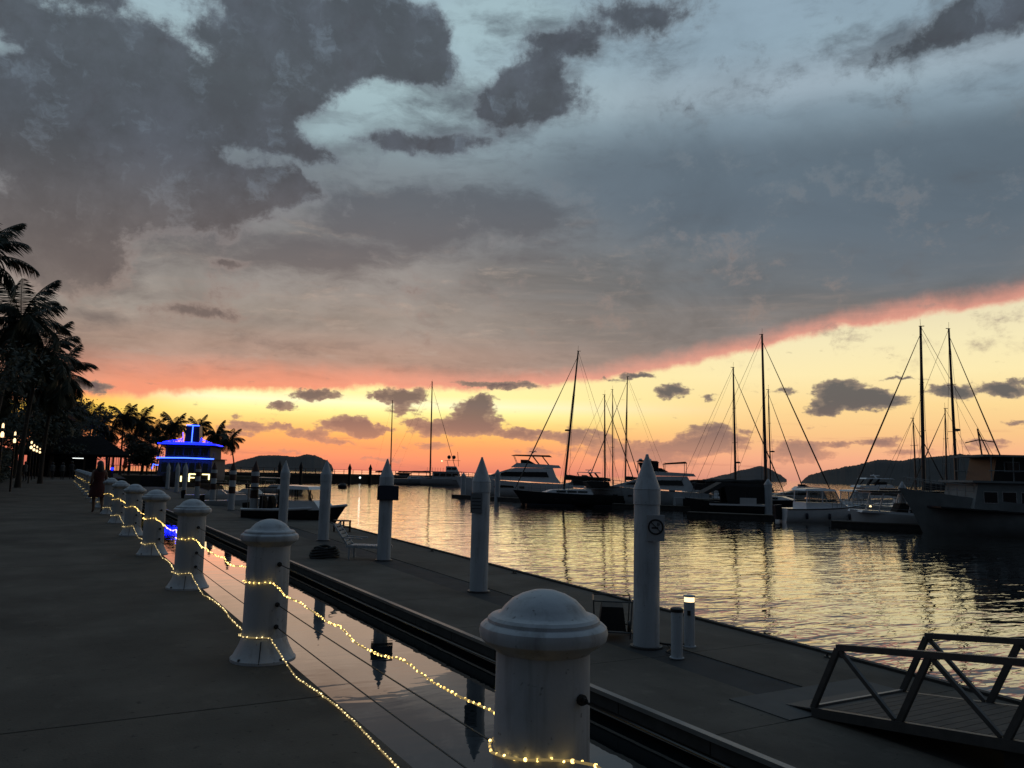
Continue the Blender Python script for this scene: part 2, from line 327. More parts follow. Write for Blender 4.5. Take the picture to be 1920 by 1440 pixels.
M_pilered = mat('pile band dark red', (.050, .020, .017), .6, var=.2)
M_steel = mat('galvanised steel', (.10, .10, .10), .5, .7, var=.15, scale=8)
M_wire = mat('steel cable', (.05, .05, .05), .4, .8)
M_black = mat('black rubber', (.012, .012, .012), .6)
M_dark = mat('dark canvas', (.018, .017, .018), .85, var=.25, scale=6)
M_navy = mat('dark navy panel', (.012, .018, .035), .45)
M_gel = mat('boat white gelcoat', (.76, .77, .79), .25, var=.05)
M_gel2 = mat('boat cream gelcoat', (.60, .61, .62), .3, var=.06)
M_grey = mat('boat grey hull', (.40, .415, .43), .35, var=.1)
M_hulld = mat('boat dark hull', (.016, .016, .018), .5, var=.2, spec=.25)
M_roof = mat('dark roof shingle', (.012, .012, .013), .95, var=.3, spec=.05)
M_ship = mat('ship paint dark grey', (.11, .115, .13), .8, spec=.15)  # one even dark grey, toned down from white
M_glass = mat('tinted boat glass', (.008, .009, .011), .08, var=.1)
M_clear = bpy.data.materials.new('clear cabin glass'); M_clear.use_nodes = True
_t = M_clear.node_tree; _t.nodes.remove(_t.nodes['Principled BSDF']); _a = _t.nodes.new('ShaderNodeBsdfTransparent'); _a.inputs[0].default_value = (.72, .74, .75, 1)
_g = _t.nodes.new('ShaderNodeBsdfGlossy'); _g.inputs['Roughness'].default_value = .05; _m = _t.nodes.new('ShaderNodeMixShader'); _m.inputs[0].default_value = .10
_t.links.new(_a.outputs[0], _m.inputs[1]); _t.links.new(_g.outputs[0], _m.inputs[2]); _t.links.new(_m.outputs[0], _t.nodes['Material Output'].inputs[0])
M_mast = mat('dark anodised mast', (.045, .04, .038), .5, .3)
M_rope = mat('rigging wire', (.03, .028, .027), .6)
M_wood = mat('varnished timber', (.06, .035, .02), .5, var=.3, scale=6)
M_sign = mat('sign plate white', (.40, .41, .43), .5, var=.05)
M_ink = mat('sign ink', (.01, .01, .01), .6)
M_leaf = mat('palm frond', (.024, .032, .014), .6, var=.3)
M_leaf2 = mat('tree leaves', (.018, .025, .011), .65, var=.35, scale=1.5)
M_bark = mat('palm bark', (.045, .036, .028), .9, var=.3, scale=5)
M_soil = mat('planted ground', (.02, .024, .013), .95, var=.4, scale=.8)
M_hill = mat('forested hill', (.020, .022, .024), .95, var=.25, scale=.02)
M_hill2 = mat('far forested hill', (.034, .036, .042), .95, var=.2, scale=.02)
M_bulb = mat('warm fairy bulb', (.8, .6, .3), .4, emit=(1, .64, .17), estr=3.2)
def vary(m, lo, hi):
    t = m.node_tree; n = t.nodes.new('ShaderNodeTexNoise'); n.inputs['Scale'].default_value = 31.0; g = t.nodes.new('ShaderNodeNewGeometry'); t.links.new(g.outputs['Position'], n.inputs['Vector'])
    r = t.nodes.new('ShaderNodeMapRange'); r.inputs[1].default_value = .35; r.inputs[2].default_value = .65; r.inputs[3].default_value = lo; r.inputs[4].default_value = hi
    t.links.new(n.outputs[0], r.inputs[0]); t.links.new(r.outputs[0], t.nodes['Principled BSDF'].inputs['Emission Strength'])
M_bulb2 = mat('cool warm fairy bulb', (.8, .7, .5), .4, emit=(1, .76, .34), estr=1.9)
vary(M_bulb, 1.2, 6.5); vary(M_bulb2, .7, 3.6)
M_lamp = mat('warm lamp glass', (.8, .7, .5), .4, emit=(1, .70, .36), estr=2.2)
M_tubew = mat('white tube light', (.8, .8, .8), .4, emit=(.95, 1, .95), estr=1.6)
M_neon = mat('blue neon', (.02, .05, .8), .4, emit=(.003, .008, 1), estr=10.0)
M_neon2 = mat('blue white neon', (.1, .3, .9), .4, emit=(.03, .085, 1), estr=6.5)
M_letter = mat('lit yellow letter', (.8, .7, .3), .4, emit=(1, .84, .36), estr=3.2)

# ------------------------------------------------------------------ setting: water, promenade, land, hills
def water_mat():
    m = bpy.data.materials.new('harbour water'); m.use_nodes = True; t = m.node_tree; b = t.nodes['Principled BSDF']
    t.nodes.remove(b)
    dif = t.nodes.new('ShaderNodeBsdfDiffuse'); dif.inputs[0].default_value = (.006, .010, .012, 1)
    glo = t.nodes.new('ShaderNodeBsdfGlossy'); glo.inputs['Roughness'].default_value = .004; glo.inputs[0].default_value = (.97, .97, .95, 1)
    fre = t.nodes.new('ShaderNodeFresnel'); fre.inputs[0].default_value = 1.34
    mxs = t.nodes.new('ShaderNodeMixShader')
    geo = t.nodes.new('ShaderNodeNewGeometry')
    def mp(scale, rot=0.0):
        n = t.nodes.new('ShaderNodeMapping'); n.inputs['Scale'].default_value = scale; n.inputs['Rotation'].default_value = (0, 0, rot)
        t.links.new(geo.outputs['Position'], n.inputs[0]); return n.outputs[0]
    def nz(vec, s, d, r=.5):
        n = t.nodes.new('ShaderNodeTexNoise'); n.inputs['Scale'].default_value = s; n.inputs['Detail'].default_value = d; n.inputs['Roughness'].default_value = r
        n.inputs['Distortion'].default_value = .5
        t.links.new(vec, n.inputs['Vector']); return n.outputs[0]
    def ma(op, a, bb, c=None):
        n = t.nodes.new('ShaderNodeMath'); n.operation = op
        for i, v in enumerate((a, bb, c)):
            if v is None: continue
            if isinstance(v, float): n.inputs[i].default_value = v
            else: t.links.new(v, n.inputs[i])
        return n.outputs[0]
    h0 = nz(mp((.5, 1.0, 1), TH+.4), .45, 1.0); h1 = nz(mp((.36, 1.0, 1), TH), 1.5, 2.0); h2 = nz(mp((.4, 1.0, 1), TH+.25), 4.2, 2.0)
    h = ma('MULTIPLY_ADD', h0, .9, ma('MULTIPLY_ADD', h2, .36, h1))
    sep = t.nodes.new('ShaderNodeSeparateXYZ'); t.links.new(geo.outputs['Position'], sep.inputs[0])
    mr = t.nodes.new('ShaderNodeMapRange'); mr.inputs[1].default_value = 7.0; mr.inputs[2].default_value = 11.0; mr.inputs[3].default_value = .085; mr.inputs[4].default_value = 1.0
    t.links.new(sep.outputs[0], mr.inputs[0])
    bp = t.nodes.new('ShaderNodeBump'); bp.inputs['Distance'].default_value = .029
    t.links.new(mr.outputs[0], bp.inputs['Strength']); t.links.new(h, bp.inputs['Height']); 
    for n_ in (glo, fre): t.links.new(bp.outputs[0], n_.inputs['Normal'])
    rf = t.nodes.new('ShaderNodeMath'); rf.operation = 'MULTIPLY_ADD'; rf.use_clamp = True; rf.inputs[1].default_value = 1.45; rf.inputs[2].default_value = .06
    t.links.new(fre.outputs[0], rf.inputs[0]); t.links.new(rf.outputs[0], mxs.inputs[0]); t.links.new(dif.outputs[0], mxs.inputs[1]); t.links.new(glo.outputs[0], mxs.inputs[2])
    t.links.new(mxs.outputs[0], t.nodes['Material Output'].inputs[0])
    return m
water = MB().add([(-9000, -2000, ZW), (12000, -2000, ZW), (12000, 14000, ZW), (-9000, 14000, ZW)], [(0, 1, 2, 3)]).build('water', water_mat())
tag(water, kind='structure')

# promenade: cast slabs with recessed joints, seawall below, kerb edge
EDGE = 1.82
prom = MB().box(((-3.4+EDGE-.02)/2, 45, -.82), (EDGE-.02+3.4, 120, 1.56)).build('promenade', M_conc2); tag(prom, kind='structure')
ys = [-14.0, -7.0, -1.2, 5.75]; y = 5.75
while y < 104: y += 8.86; ys.append(y)
for a, b in zip(ys[:-1], ys[1:]):
    MB().box(((-3.4+EDGE)/2, (a+b)/2, -.02), (EDGE+3.4, b-a-.014, .04)).build('slab', M_conc, prom, bevel=.006)
ground = MB().box((-43.5, 70, -.75), (80, 260, 1.46)).build('ground', M_soil); tag(ground, kind='structure')
spit = MB().add([(-3.4, 105.3, -.05), (7.5, 105.3, -.05), (9, 140, -.05), (24, 150, -.05), (40, 168, -.05), (36, 200, -.05), (-3.4, 200, -.05),
                 (-3.4, 105.3, -2), (7.5, 105.3, -2), (9, 140, -2), (24, 150, -2), (40, 168, -2), (36, 200, -2), (-3.4, 200, -2)],
                [(0, 1, 2, 3, 4, 5, 6)]+[(i, 7+i, 7+(i+1) % 7, (i+1) % 7) for i in range(7)]).build('terrain', M_soil); tag(spit, kind='structure')

def hill(name, pts, dep, base_y, m, thick=260, bumps=1.0, step_px=1.5):
    xs = [p[0] for p in pts]; n = int((xs[-1]-xs[0])/step_px); mb = MB(); rows = 5; vs = []; fs = []
    for i in range(n+1):
        px = xs[0]+(xs[-1]-xs[0])*i/n
        for (x0, y0), (x1, y1) in zip(pts[:-1], pts[1:]):
            if x0 <= px <= x1: u = (px-x0)/(x1-x0); u = u*u*(3-2*u)*.5+u*.5; py = y0+(y1-y0)*u; break
        top = at(px, py, dep); hgt = max(top.z-ZW, 2.0)
        d = ray(px, 800); d.z = 0; d.normalize()
        jit = (mnoise.noise(Vector((px*.35, 1.3, 0)))+.6*mnoise.noise(Vector((px*.9, 7, 0))))*dep*.0011*bumps
        foot = Vector((top.x, top.y, ZW-.5))
        vs.append(tuple(foot-d*thick)); vs.append(tuple(foot-d*thick*.55+Vector((0, 0, hgt*.42+jit*.6))))
        vs.append(tuple(foot-d*thick*.2+Vector((0, 0, hgt*.82+jit)))); vs.append(tuple(foot+Vector((0, 0, hgt+jit)))); vs.append(tuple(foot+d*thick))
    for i in range(n):
        for j in range(rows-1): a = i*rows+j; fs.append((a, a+rows, a+rows+1, a+1))
    return tag(mb.add(vs, fs).build(name, m, smooth=70), kind='structure')
hill('headland', [(395, 877), (430, 869), (462, 860), (490, 853), (520, 853), (555, 856), (575, 851), (590, 853), (612, 862), (621, 870), (625, 878)], 1500, 878, M_hill, bumps=.7)
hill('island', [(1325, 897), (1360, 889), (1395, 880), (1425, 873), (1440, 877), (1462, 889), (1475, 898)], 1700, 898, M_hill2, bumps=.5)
hill('hills', [(1500, 903), (1520, 889), (1560, 879), (1600, 872), (1650, 861), (1690, 863), (1720, 858), (1760, 855), (1800, 850), (1840, 856), (1880, 864), (1920, 862), (2050, 850), (2300, 870), (2600, 915)], 1150, 905, M_hill, bumps=1.0)

# ------------------------------------------------------------------ floating dock
def dock_r(y): return 10.45+.052*(y-8)
dock = MB().add([(6.15, -12, ZD-.06), (dock_r(-12)-.15, -12, ZD-.06), (dock_r(105)-.15, 105, ZD-.06), (6.15, 105, ZD-.06),
                 (6.15, -12, ZW-.3), (dock_r(-12)-.15, -12, ZW-.3), (dock_r(105)-.15, 105, ZW-.3), (6.15, 105, ZW-.3)],
                [(0, 1, 2, 3), (0, 4, 5, 1), (1, 5, 6, 2), (2, 6, 7, 3), (3, 7, 4, 0)]).build('floating_dock', M_timber)
tag(dock, kind='structure')
def pile_x(y): return 8.15+.035*(y-10)
yy = -12.0; L = 3.05
while yy < 104:
    a, b = yy+.006, yy+L-.006; z0, z1 = ZD-.06, ZD
    def q(x0a, x1a, x0b, x1b, name, m, dz=0.0, ya=a, yb=b):
        MB().add([(x0a, ya, z0), (x1a, ya, z0), (x1b, yb, z0), (x0b, yb, z0), (x0a, ya, z1+dz), (x1a, ya, z1+dz), (x1b, yb, z1+dz), (x0b, yb, z1+dz)],
                 [(3, 2, 1, 0), (4, 5, 6, 7), (0, 1, 5, 4), (1, 2, 6, 5), (2, 3, 7, 6), (3, 0, 4, 7)]).build(name, m, dock)
    q(6.05, pile_x(a)-.42, 6.05, pile_x(b)-.42, 'deck_panel', M_deck)
    q(pile_x(a)-.41, pile_x(a)+.41, pile_x(b)-.41, pile_x(b)+.41, 'strip_panel', M_strip, -.012)  # slightly recessed, darker strip running along the line of piles
    q(pile_x(a)+.42, dock_r(a)-.09, pile_x(b)+.42, dock_r(b)-.09, 'deck_panel', M_deck)
    for hh, (za, zb) in enumerate(((ZD-.19, ZD-.045),)):
        for kk in range(2):
            ya, yb = a+kk*L/2, a+kk*L/2+L/2-.015
            MB().box((6.02, (ya+yb)/2, (za+zb)/2), (.06, yb-ya, zb-za)).build('fascia_board', M_timber, dock)
    yy += L
MB().box((6.00, 46.5, ZD-.012), (.09, 117, .05)).build('edge_trim', M_alu, dock)
MB().box((6.00, 46.5, ZD-.235), (.05, 117, .03)).build('rubbing_strake', M_alu, dock)
MB().bar((dock_r(-12)-.05, -12, ZD-.03), (dock_r(105)-.05, 105, ZD-.03), .1, .14).build('edge_trim', M_timber, dock)

# ------------------------------------------------------------------ guide piles with pointed caps
PY = [9.95, 16.0, 22.5, 29.4, 36.5, 43.9, 51.5, 60.0, 69.5, 79.6, 87.0, 98.0]
rp = .205
piles = []
descr = ['white guide pile with pointed cap and the no-smoking sign', 'white guide pile with pointed cap and a small notice plate, second from the camera',
         'white guide pile with pointed cap carrying a dark navy box, third from the camera', 'plain white guide pile beside the wooden dock steps, fourth from the camera',
         'white guide pile in front of the canopied speedboat, fifth from the camera']
for i, yv in enumerate(PY):
    banded = i >= 5
    lab = descr[i] if i < 5 else 'dock guide pile with dark red bands and dark cap, %s from the camera' % ORD[i] if i < 9 else 'slim white guide pile near the blue lit ship, %s from the camera' % ORD[i]
    p = thing('guide_pile', lab, 'pile', (pile_x(yv), yv, ZD), 0, 'guide piles along the floating dock')
    k = 1.0 if i else 1.0
    MB().lathe([(rp*.98, -1.2), (rp*.98, 2.38)], 28).build('shaft', M_pile, p, 50)
    MB().lathe([(rp*1.0, 2.17), (rp*1.03, 2.175), (rp*1.03, 2.395), (rp*1.02, 2.402)], 28).build('collar', M_pile, p, 50)
    MB().lathe([(rp*1.02, 2.40), (rp*1.045, 2.41), (rp*.13, 2.93), (rp*.12, 2.955), (rp*.02, 2.965)], 28).build('cap', M_pilered if (banded and i < 9) else M_pile, p, 40)
    if banded and i < 9:
        for zb in (1.0, 1.8): MB().lathe([(rp*1.0, zb), (rp*1.004, zb+.004), (rp*1.004, zb+.42), (rp*1.0, zb+.424)], 28).build('band', M_pilered, p, 50)
    MB().lathe([(rp*1.22, -.01), (rp*1.22, .018), (rp*1.03, .022)], 24).build('guide_ring', M_steel, p, 40)
    piles.append(p)
CAMD = math.atan2(-PY[0], -pile_x(PY[0]))
# sign plate facing the promenade
def face_frame(p, i):
    d = Vector((-pile_x(PY[i]), -PY[i], 0)).normalized(); return d, Vector((-d.y, d.x, 0))
d, u = face_frame(piles[0], 0)
def sign(name, label, cat, i, off, z0, w, h, m, th=.02):
    d, u = face_frame(piles[i], i); d2 = (d*math.cos(off[1])-u*math.sin(off[1])).normalized() if False else d
    t = thing(name, label, cat, Vector((pile_x(PY[i]), PY[i], ZD))+d*(rp+.004)+u*off[0]+Vector((0, 0, z0)), math.atan2(d.y, d.x)-math.pi/2)
    return t
# local frame of a sign: +Y towards the viewer, +X to the viewer's left
t = sign('no_smoking_sign', 'square white no-smoking sign fixed to the nearest guide pile', 'sign', 0, (.135, 0), 1.62, 0, 0, None)
MB().box((0, .012, .20), (.27, .02, .40)).build('plate', M_sign, t, bevel=.003)
ring = MB()
rm = .108
ring.tube([(rm*math.cos(a*math.pi/16), .026, .22+rm*math.sin(a*math.pi/16)) for a in range(33)], .013, 6); ring.build('ring', M_ink, t)
MB().bar((.077, .026, .22+.077), (-.077, .026, .22-.077), .018, .012).build('slash', M_ink, t)
MB().box((.012, .026, .205), (.10, .010, .022)).build('cigarette', M_ink, t)
MB().tube([(-.03, .026, .235), (-.022, .026, .25), (-.034, .026, .265), (-.024, .026, .285)], .006, 5).tube([(-.052, .026, .235), (-.044, .026, .25), (-.056, .026, .265), (-.046, .026, .28)], .006, 5).build('smoke_mark', M_ink, t)
t = sign('notice_plate', 'narrow dull notice plate on the second guide pile', 'sign', 1, (-.10, 0), 1.72, 0, 0, None)
MB().box((0, .015, .22), (.26, .03, .44)).build('plate', mat('dull notice', (.16, .175, .19), .6), t, bevel=.004)
for j in range(4): MB().box((0, .0315, .10+.075*j), (.20, .003, .018)).build('text_line', M_strip, t)
t = sign('box_sign', 'dark navy box sign strapped round the third guide pile', 'sign', 2, (0, 0), 1.75, 0, 0, None)
MB().box((-.05, -.18, .21), (.62, .52, .42)).build('box', M_navy, t, bevel=.008)
MB().box((-.05, .083, .21), (.56, .006, .36)).build('panel', mat('navy print', (.018, .026, .05), .4), t)

# ------------------------------------------------------------------ bollards along the promenade edge
BX, BY = 1.65, [2.62+4.43*i for i in range(17)]
b0 = thing('bollard', 'big white domed bollard nearest the camera', 'bollard', (BX, BY[0], 0), 0, 'white bollards along the promenade edge')
MB().lathe([(.182, .10), (.180, .5), (.176, .955)], 40).build('shaft', M_white, b0, 40)
MB().lathe([(.268, 0.0), (.268, .022), (.252, .035), (.222, .09), (.20, .135), (.188, .175), (.1825, .19)], 40).build('base_flare', M_white, b0, 35)
capo = MB().lathe([(.181, .945), (.190, .955), (.222, .975), (.238, .992), (.243, 1.015), (.238, 1.035), (.224, 1.047), (.212, 1.050), (.211, 1.062), (.200, 1.072), (.180, 1.076),
            (.166, 1.082), (.150, 1.103), (.122, 1.130), (.085, 1.150), (.045, 1.163), (.012, 1.167), (.002, 1.1672)], 48).build('cap', M_white, b0, 30)
for z in (.80, .47, .29):
    MB().lathe([(.020, 0), (.020, .012), (.011, .014), (.011, .03)], 10, M=Matrix.Translation((.055, -.174, z)) @ Matrix.Rotation(R(90), 4, 'X')).build('cable_fitting', M_black, b0, 40)
for a_ in (-1.9, 1.2): MB().tube([(.272*math.cos(a_), .272*math.sin(a_), .012), (.255*math.cos(a_), .255*math.sin(a_), .036), (.223*math.cos(a_), .223*math.sin(a_), .092), (.1895*math.cos(a_), .1895*math.sin(a_), .176)], .004, 4).build('seam', M_strip, b0)
for a_ in (-2.6, -1.2, .3, 2.4): MB().lathe([(.012, 0), (.012, .016), (.006, .02)], 6, (.258*math.cos(a_), .258*math.sin(a_), .024)).build('bolt', M_steel, b0)
bollards = [b0]
for i in range(1, len(BY)):
    c = copy_tree(b0); c.location = (BX, BY[i], 0); c.rotation_euler.z = random.uniform(-.2, .2)
    c['label'] = 'white domed bollard with fairy lights, %s from the camera' % ORD[i]; bollards.append(c)
for z, nm in ((.80, 'top'), (.47, 'middle'), (.29, 'lowest')):
    mb = MB(); pts = [(BX+.055, -2.0, z)]
    for i, yb in enumerate(BY):
        for k in range(1, 7): yk = pts[0][1] if False else (BY[i-1] if i else -2.0)+(yb-(BY[i-1] if i else -2.0))*k/6; pts.append((BX+.055, yk, z-.012*math.sin(math.pi*k/6)))
    o = mb.tube(pts, .0045, 5).build('railing_cable', M_wire); tag(o, '%s steel cable strung through the white bollards' % nm, 'cable', 'steel cables between the bollards')

def rope_light(name, label, zw, span, bulbm, lower):
    rng = random.Random(5 if lower else 9); pts = []
    for i in range(len(BY)):
        y1 = BY[i]; rr = .195 if not lower else .205
        if not lower and i == 0: pass
        # wrap round the promenade side of the bollard, from the far side to the near side
        for k in range(9):
            a = R(70)+R(200)*k/8
            pts.append((BX+rr*math.cos(a), y1+rr*math.sin(a), (zw-(.045 if i == 0 and not lower else 0))+.008*math.sin(k*1.3+i)+(.012 if k in (7, 8) else 0)))
        prev = BY[i-1] if i else -1.8
        n = 26; ph = rng.uniform(0, 6)
        a0 = pts[-1]
        for k in range(1, n):
            u = k/n; yk = a0[1]+(prev+.19-a0[1])*u
            if lower:
                z = max(.014, zw*(1-u*6.0)) if u < .5 else max(.014, zw*(1-(1-u)*7.0)); x = BX+.10+.03*math.sin(u*9+ph)*math.sin(math.pi*u)+(a0[0]-BX-.10)*max(0, 1-u*5)
            else:
                z = zw-.05*math.sin(math.pi*u)-(.05*u if i == 1 else 0)+.017*math.sin(u*27+ph)*math.sin(math.pi*u)+.006*math.sin(u*51+2*ph)*math.sin(math.pi*u); x = a0[0]+(BX+.07-a0[0])*u+.02*math.sin(u*17+ph)
            pts.append((x, yk, z))
    # the list runs away from the camera in blocks: order by block, each block from far side of bollard to nearer bollard
    blocks = [pts[i:i+9+25] for i in range(0, len(pts), 34)]
    line = []
    for b in reversed(blocks): line += b
    root = thing(name, label, 'string lights', (0, 0, 0))
    MB().tube(line, .005, 5).build('cable', mat('clear cable', (.16, .14, .09), .3, emit=(1, .7, .25), estr=.22), root)
    mb = MB(); acc = 0.0; sp = .046
    for a, b in zip(line[:-1], line[1:]):
        a, b = Vector(a), Vector(b); ln_ = (b-a).length; s0 = sp-acc
        while s0 <= ln_:
            p = a.lerp(b, s0/ln_); far = p.y > 30
            if not far or rng.random() < .5: mb.ball(p+Vector((rng.uniform(-.004, .004), rng.uniform(-.004, .004), rng.uniform(-.003, .005))), (.0068 if not lower else .0056)*(1.3 if far else 1)*rng.uniform(.7, 1.25), 6, 4)
            s0 += sp
        acc = (acc+ln_) % sp
    bo = mb.build('bulbs', bulbm, root); bo['kind'] = 'stuff'
    return root
rope_light('string_lights', 'warm fairy light string wrapped round the bollards at mid height', .645, 0, M_bulb, False)
rope_light('string_lights', 'fairy light string round the bollard feet and along the ground', .205, 0, M_bulb2, True)

# ------------------------------------------------------------------ gangway resting on the dock
gw = thing('gangway', 'grey metal truss gangway with open sides resting on the dock', 'gangway', (7.53, 6.3, ZD))
def gz(yl): return .05-yl*.127                                      # deck height above the dock, rising towards -Y
LEN = 7.2; GW = 1.57; TH_ = .72
for x in (0, GW):
    MB().bar((x, 0, gz(0)), (x, -LEN, gz(-LEN)), .07, .10).build('bottom_chord', M_steel, gw)
    MB().bar((x, -.34, gz(-.34)+TH_), (x, -LEN, gz(-LEN)+TH_), .065, .065).build('handrail', M_steel, gw)
    nodes = [0.0]+[-(.34+.98*k+(.0)) for k in range(0, 8)]
    yb = 0.0; k = 0
    while yb > -LEN+1.2:
        yt = yb-.34 if k == 0 else yb-.34
        MB().bar((x, yb, gz(yb)+.04), (x, yt, gz(yt)+TH_-.02), .05, .06).build('upright', M_steel, gw)
        yn = yb-1.05
        MB().bar((x, yt-.03, gz(yt)+TH_-.03), (x, yn+.05, gz(yn)+.05), .04, .045).build('brace', M_steel, gw)
        yb = yn; k += 1
for k in range(46):
    yk = -.05-k*.155
    MB().add([(.05, yk, gz(yk)+.02), (GW-.05, yk, gz(yk)+.02), (GW-.05, yk-.145, gz(yk-.145)+.02), (.05, yk-.145, gz(yk-.145)+.02),
              (.05, yk, gz(yk)+.05), (GW-.05, yk, gz(yk)+.05), (GW-.05, yk-.145, gz(yk-.145)+.05), (.05, yk-.145, gz(yk-.145)+.05)],
             [(0, 1, 2, 3), (7, 6, 5, 4), (0, 4, 5, 1), (1, 5, 6, 2), (2, 6, 7, 3), (3, 7, 4, 0)]).build('deck_plank', mat('gangway plank', (.055, .05, .046), .8, var=.3, scale=5), gw)
MB().bar((.03, -.02, gz(0)+.05), (GW-.03, -.02, gz(0)+.05), .04, .06).build('end_bar', M_alu, gw)
MB().add([(.06, .02, .07), (GW-.06, .02, .07), (GW-.06, .46, .012), (.06, .46, .012), (.06, .02, .05), (GW-.06, .02, .05), (GW-.06, .46, .002), (.06, .46, .002)],
         [(0, 1, 2, 3), (7, 6, 5, 4), (0, 4, 5, 1), (1, 5, 6, 2), (2, 6, 7, 3), (3, 7, 4, 0)]).build('toe_plate', mat('toe plate steel', (.06, .06, .06), .7), gw)
for x in (.12, GW-.12):
    w_ = MB().lathe([(.06, -.05), (.13, -.05), (.14, -.03), (.14, .03), (.13, .05), (.06, .05)], 20, M=Matrix.Translation((x, -2.15, .145)) @ Matrix.Rotation(R(90), 4, 'Y')).build('wheel', M_black, gw, 40)
    MB().bar((x+.07, -2.15, .145), (x+.07, -2.15, gz(-2.15)), .03, .05).build('wheel_fork', M_steel, gw)
pad = MB().box((0, 0, .006), (2.3, .9, .012)).build('landing_plate', mat('landing steel', (.075, .074, .072), .8), None); pad.location = (8.3, 6.75, ZD)
tag(pad, 'flat steel landing plate on the dock under the gangway end', 'plate')

# ------------------------------------------------------------------ dock furniture
ped = thing('light_pedestal', 'white dock pedestal with a lit top beside the nearest guide pile', 'pedestal', (8.78, 9.68, ZD))
MB().lathe([(.105, 0), (.105, .012), (.085, .014), (.085, .68)], 24).build('post', M_pile, ped, 40)
MB().lathe([(.078, .68), (.078, .755)], 24).build('lamp', M_lamp, ped, 40)
MB().lathe([(.092, .755), (.092, .775), (.05, .785)], 24).build('lid', M_pile, ped, 40)
MB().box((-.062, -.062, .52), (.05, .05, .07), R(45)).build('socket', M_black, ped)
p2 = thing('power_pedestal', 'white dock pedestal with a dark cap in front of the lit pedestal', 'pedestal', (8.06, 9.15, ZD))
MB().lathe([(.105, 0), (.105, .012), (.085, .014), (.085, .655)], 24).build('post', M_pile, p2, 40)
MB().lathe([(.096, .655), (.096, .70), (.06, .715)], 24).build('cap', M_black, p2, 40)

# folding lounger
ch = thing('deck_lounger', 'white slatted reclining lounger beside the third guide pile', 'lounger', (7.95, 23.2, ZD), R(-35))
for s_ in (-.28, .28):
    MB().bar((-.2, s_, .36), (1.05, s_, .36), .05, .06).build('rail', M_white, ch)
    for x in (-.1, .95): MB().bar((x, s_*.95, 0), (x, s_*.95, .34), .05).build('leg', M_white, ch)
    MB().bar((-.15, s_, .38), (-.62, s_, 1.02), .045).build('back_post', M_white, ch)
    MB().bar((-.35, s_*1.1, .62), (.28, s_*1.1, .60), .06, .03).build('armrest', M_white, ch)
for k in range(9): MB().box((-.05+k*.13, 0, .40), (.10, .56, .018)).build('seat_slat', M_white, ch)
for k in range(6):
    c_ = Vector((-.2-.075*k, 0, .46+.10*k)); MB().bar(c_+Vector((0, -.27, 0)), c_+Vector((0, .27, 0)), .018, .08).build('back_slat', M_white, ch)
# coiled hose heap
hz = thing('hose_coil', 'dark hose coiled in a heap left of the lounger', 'hose', (7.15, 23.6, ZD))
for j in range(5):
    pts = [((.42-.03*j+.05*math.sin(a*.7+j))*math.cos(a*.35), (.34-.02*j)*math.sin(a*.35), .04+.065*j+.03*math.sin(a+j)) for a in range(19)]
    MB().tube(pts, .04, 6).build('loop', M_black, hz, 60)
# wooden steps at the edge
stp = thing('wooden_steps', 'small dark wooden boarding steps at the dock edge', 'steps', (10.75, 33.2, ZD), R(10))
for s_ in (-.28, .28):
    for x in (-.22, .22): MB().bar((x, s_, 0), (x, s_, .48), .06).build('leg', M_wood, stp)
for z in (.22, .47): MB().box((0, 0, z), (.52, .64, .04)).build('tread', M_wood, stp)
# dock cart behind the nearest pile
ct = thing('dock_cart', 'wire frame dock cart with dark bag behind the nearest guide pile', 'cart', (8.16, 10.85, ZD), R(55))
for x, yv in ((-.35, -.28), (.35, -.28), (-.35, .28), (.35, .28)): MB().bar((x, yv, .02), (x*1.1, yv*1.1, .62), .02).build('frame_post', M_steel, ct)
for z in (.12, .60):
    r_ = [(-.385, -.31, z), (.385, -.31, z), (.385, .31, z), (-.385, .31, z), (-.385, -.31, z)]
    MB().tube(r_, .012, 5).build('frame_rail', M_steel, ct)
MB().slab([(-.3, .13), (.3, .13), (.33, .42), (.2, .52), (-.28, .5)], .22, .17).build('bag', M_dark, ct, 30)
for yv in (-.3, .3): MB().lathe([(.04, -.03), (.10, -.03), (.10, .03), (.04, .03)], 14, M=Matrix.Translation((.25, yv, .10)) @ Matrix.Rotation(R(90), 4, 'X')).build('wheel', M_black, ct, 40)
cb = MB().tube([(8.06, 9.25, ZD+.03), (8.12, 9.45, ZD+.02), (8.35, 9.6, ZD+.02), (8.48, 9.85, ZD+.02), (8.40, 10.1, ZD+.02), (8.3, 10.0, ZD+.05), (8.42, 9.8, ZD+.04), (8.6, 9.75, ZD+.02), (8.74, 9.7, ZD+.04)], .014, 6).build('power_cable', M_black, None, 60)
tag(cb, 'black power cable looped on the dock between the two pedestals', 'cable')
# mooring cleats along the outer edge
for i, yv in enumerate((8.2, 13.0, 18.5, 24.5, 30.0)):
    c_ = thing('mooring_cleat', 'small steel mooring cleat on the outer dock edge, %s from the camera' % ORD[i], 'cleat', (dock_r(yv)-.28, yv, ZD), R(90), 'mooring cleats on the dock edge')
    MB().box((0, 0, .01), (.16, .07, .02)).build('base', M_steel, c_)
    for x in (-.045, .045): MB().lathe([(.02, .02), (.016, .07)], 8, (x, 0, 0)).build('stem', M_steel, c_, 50)
    MB().tube([(-.15, 0, .085), (-.07, 0, .078), (.07, 0, .078), (.15, 0, .085)], [.012, .02, .02, .012], 8).build('horn', M_steel, c_, 60)

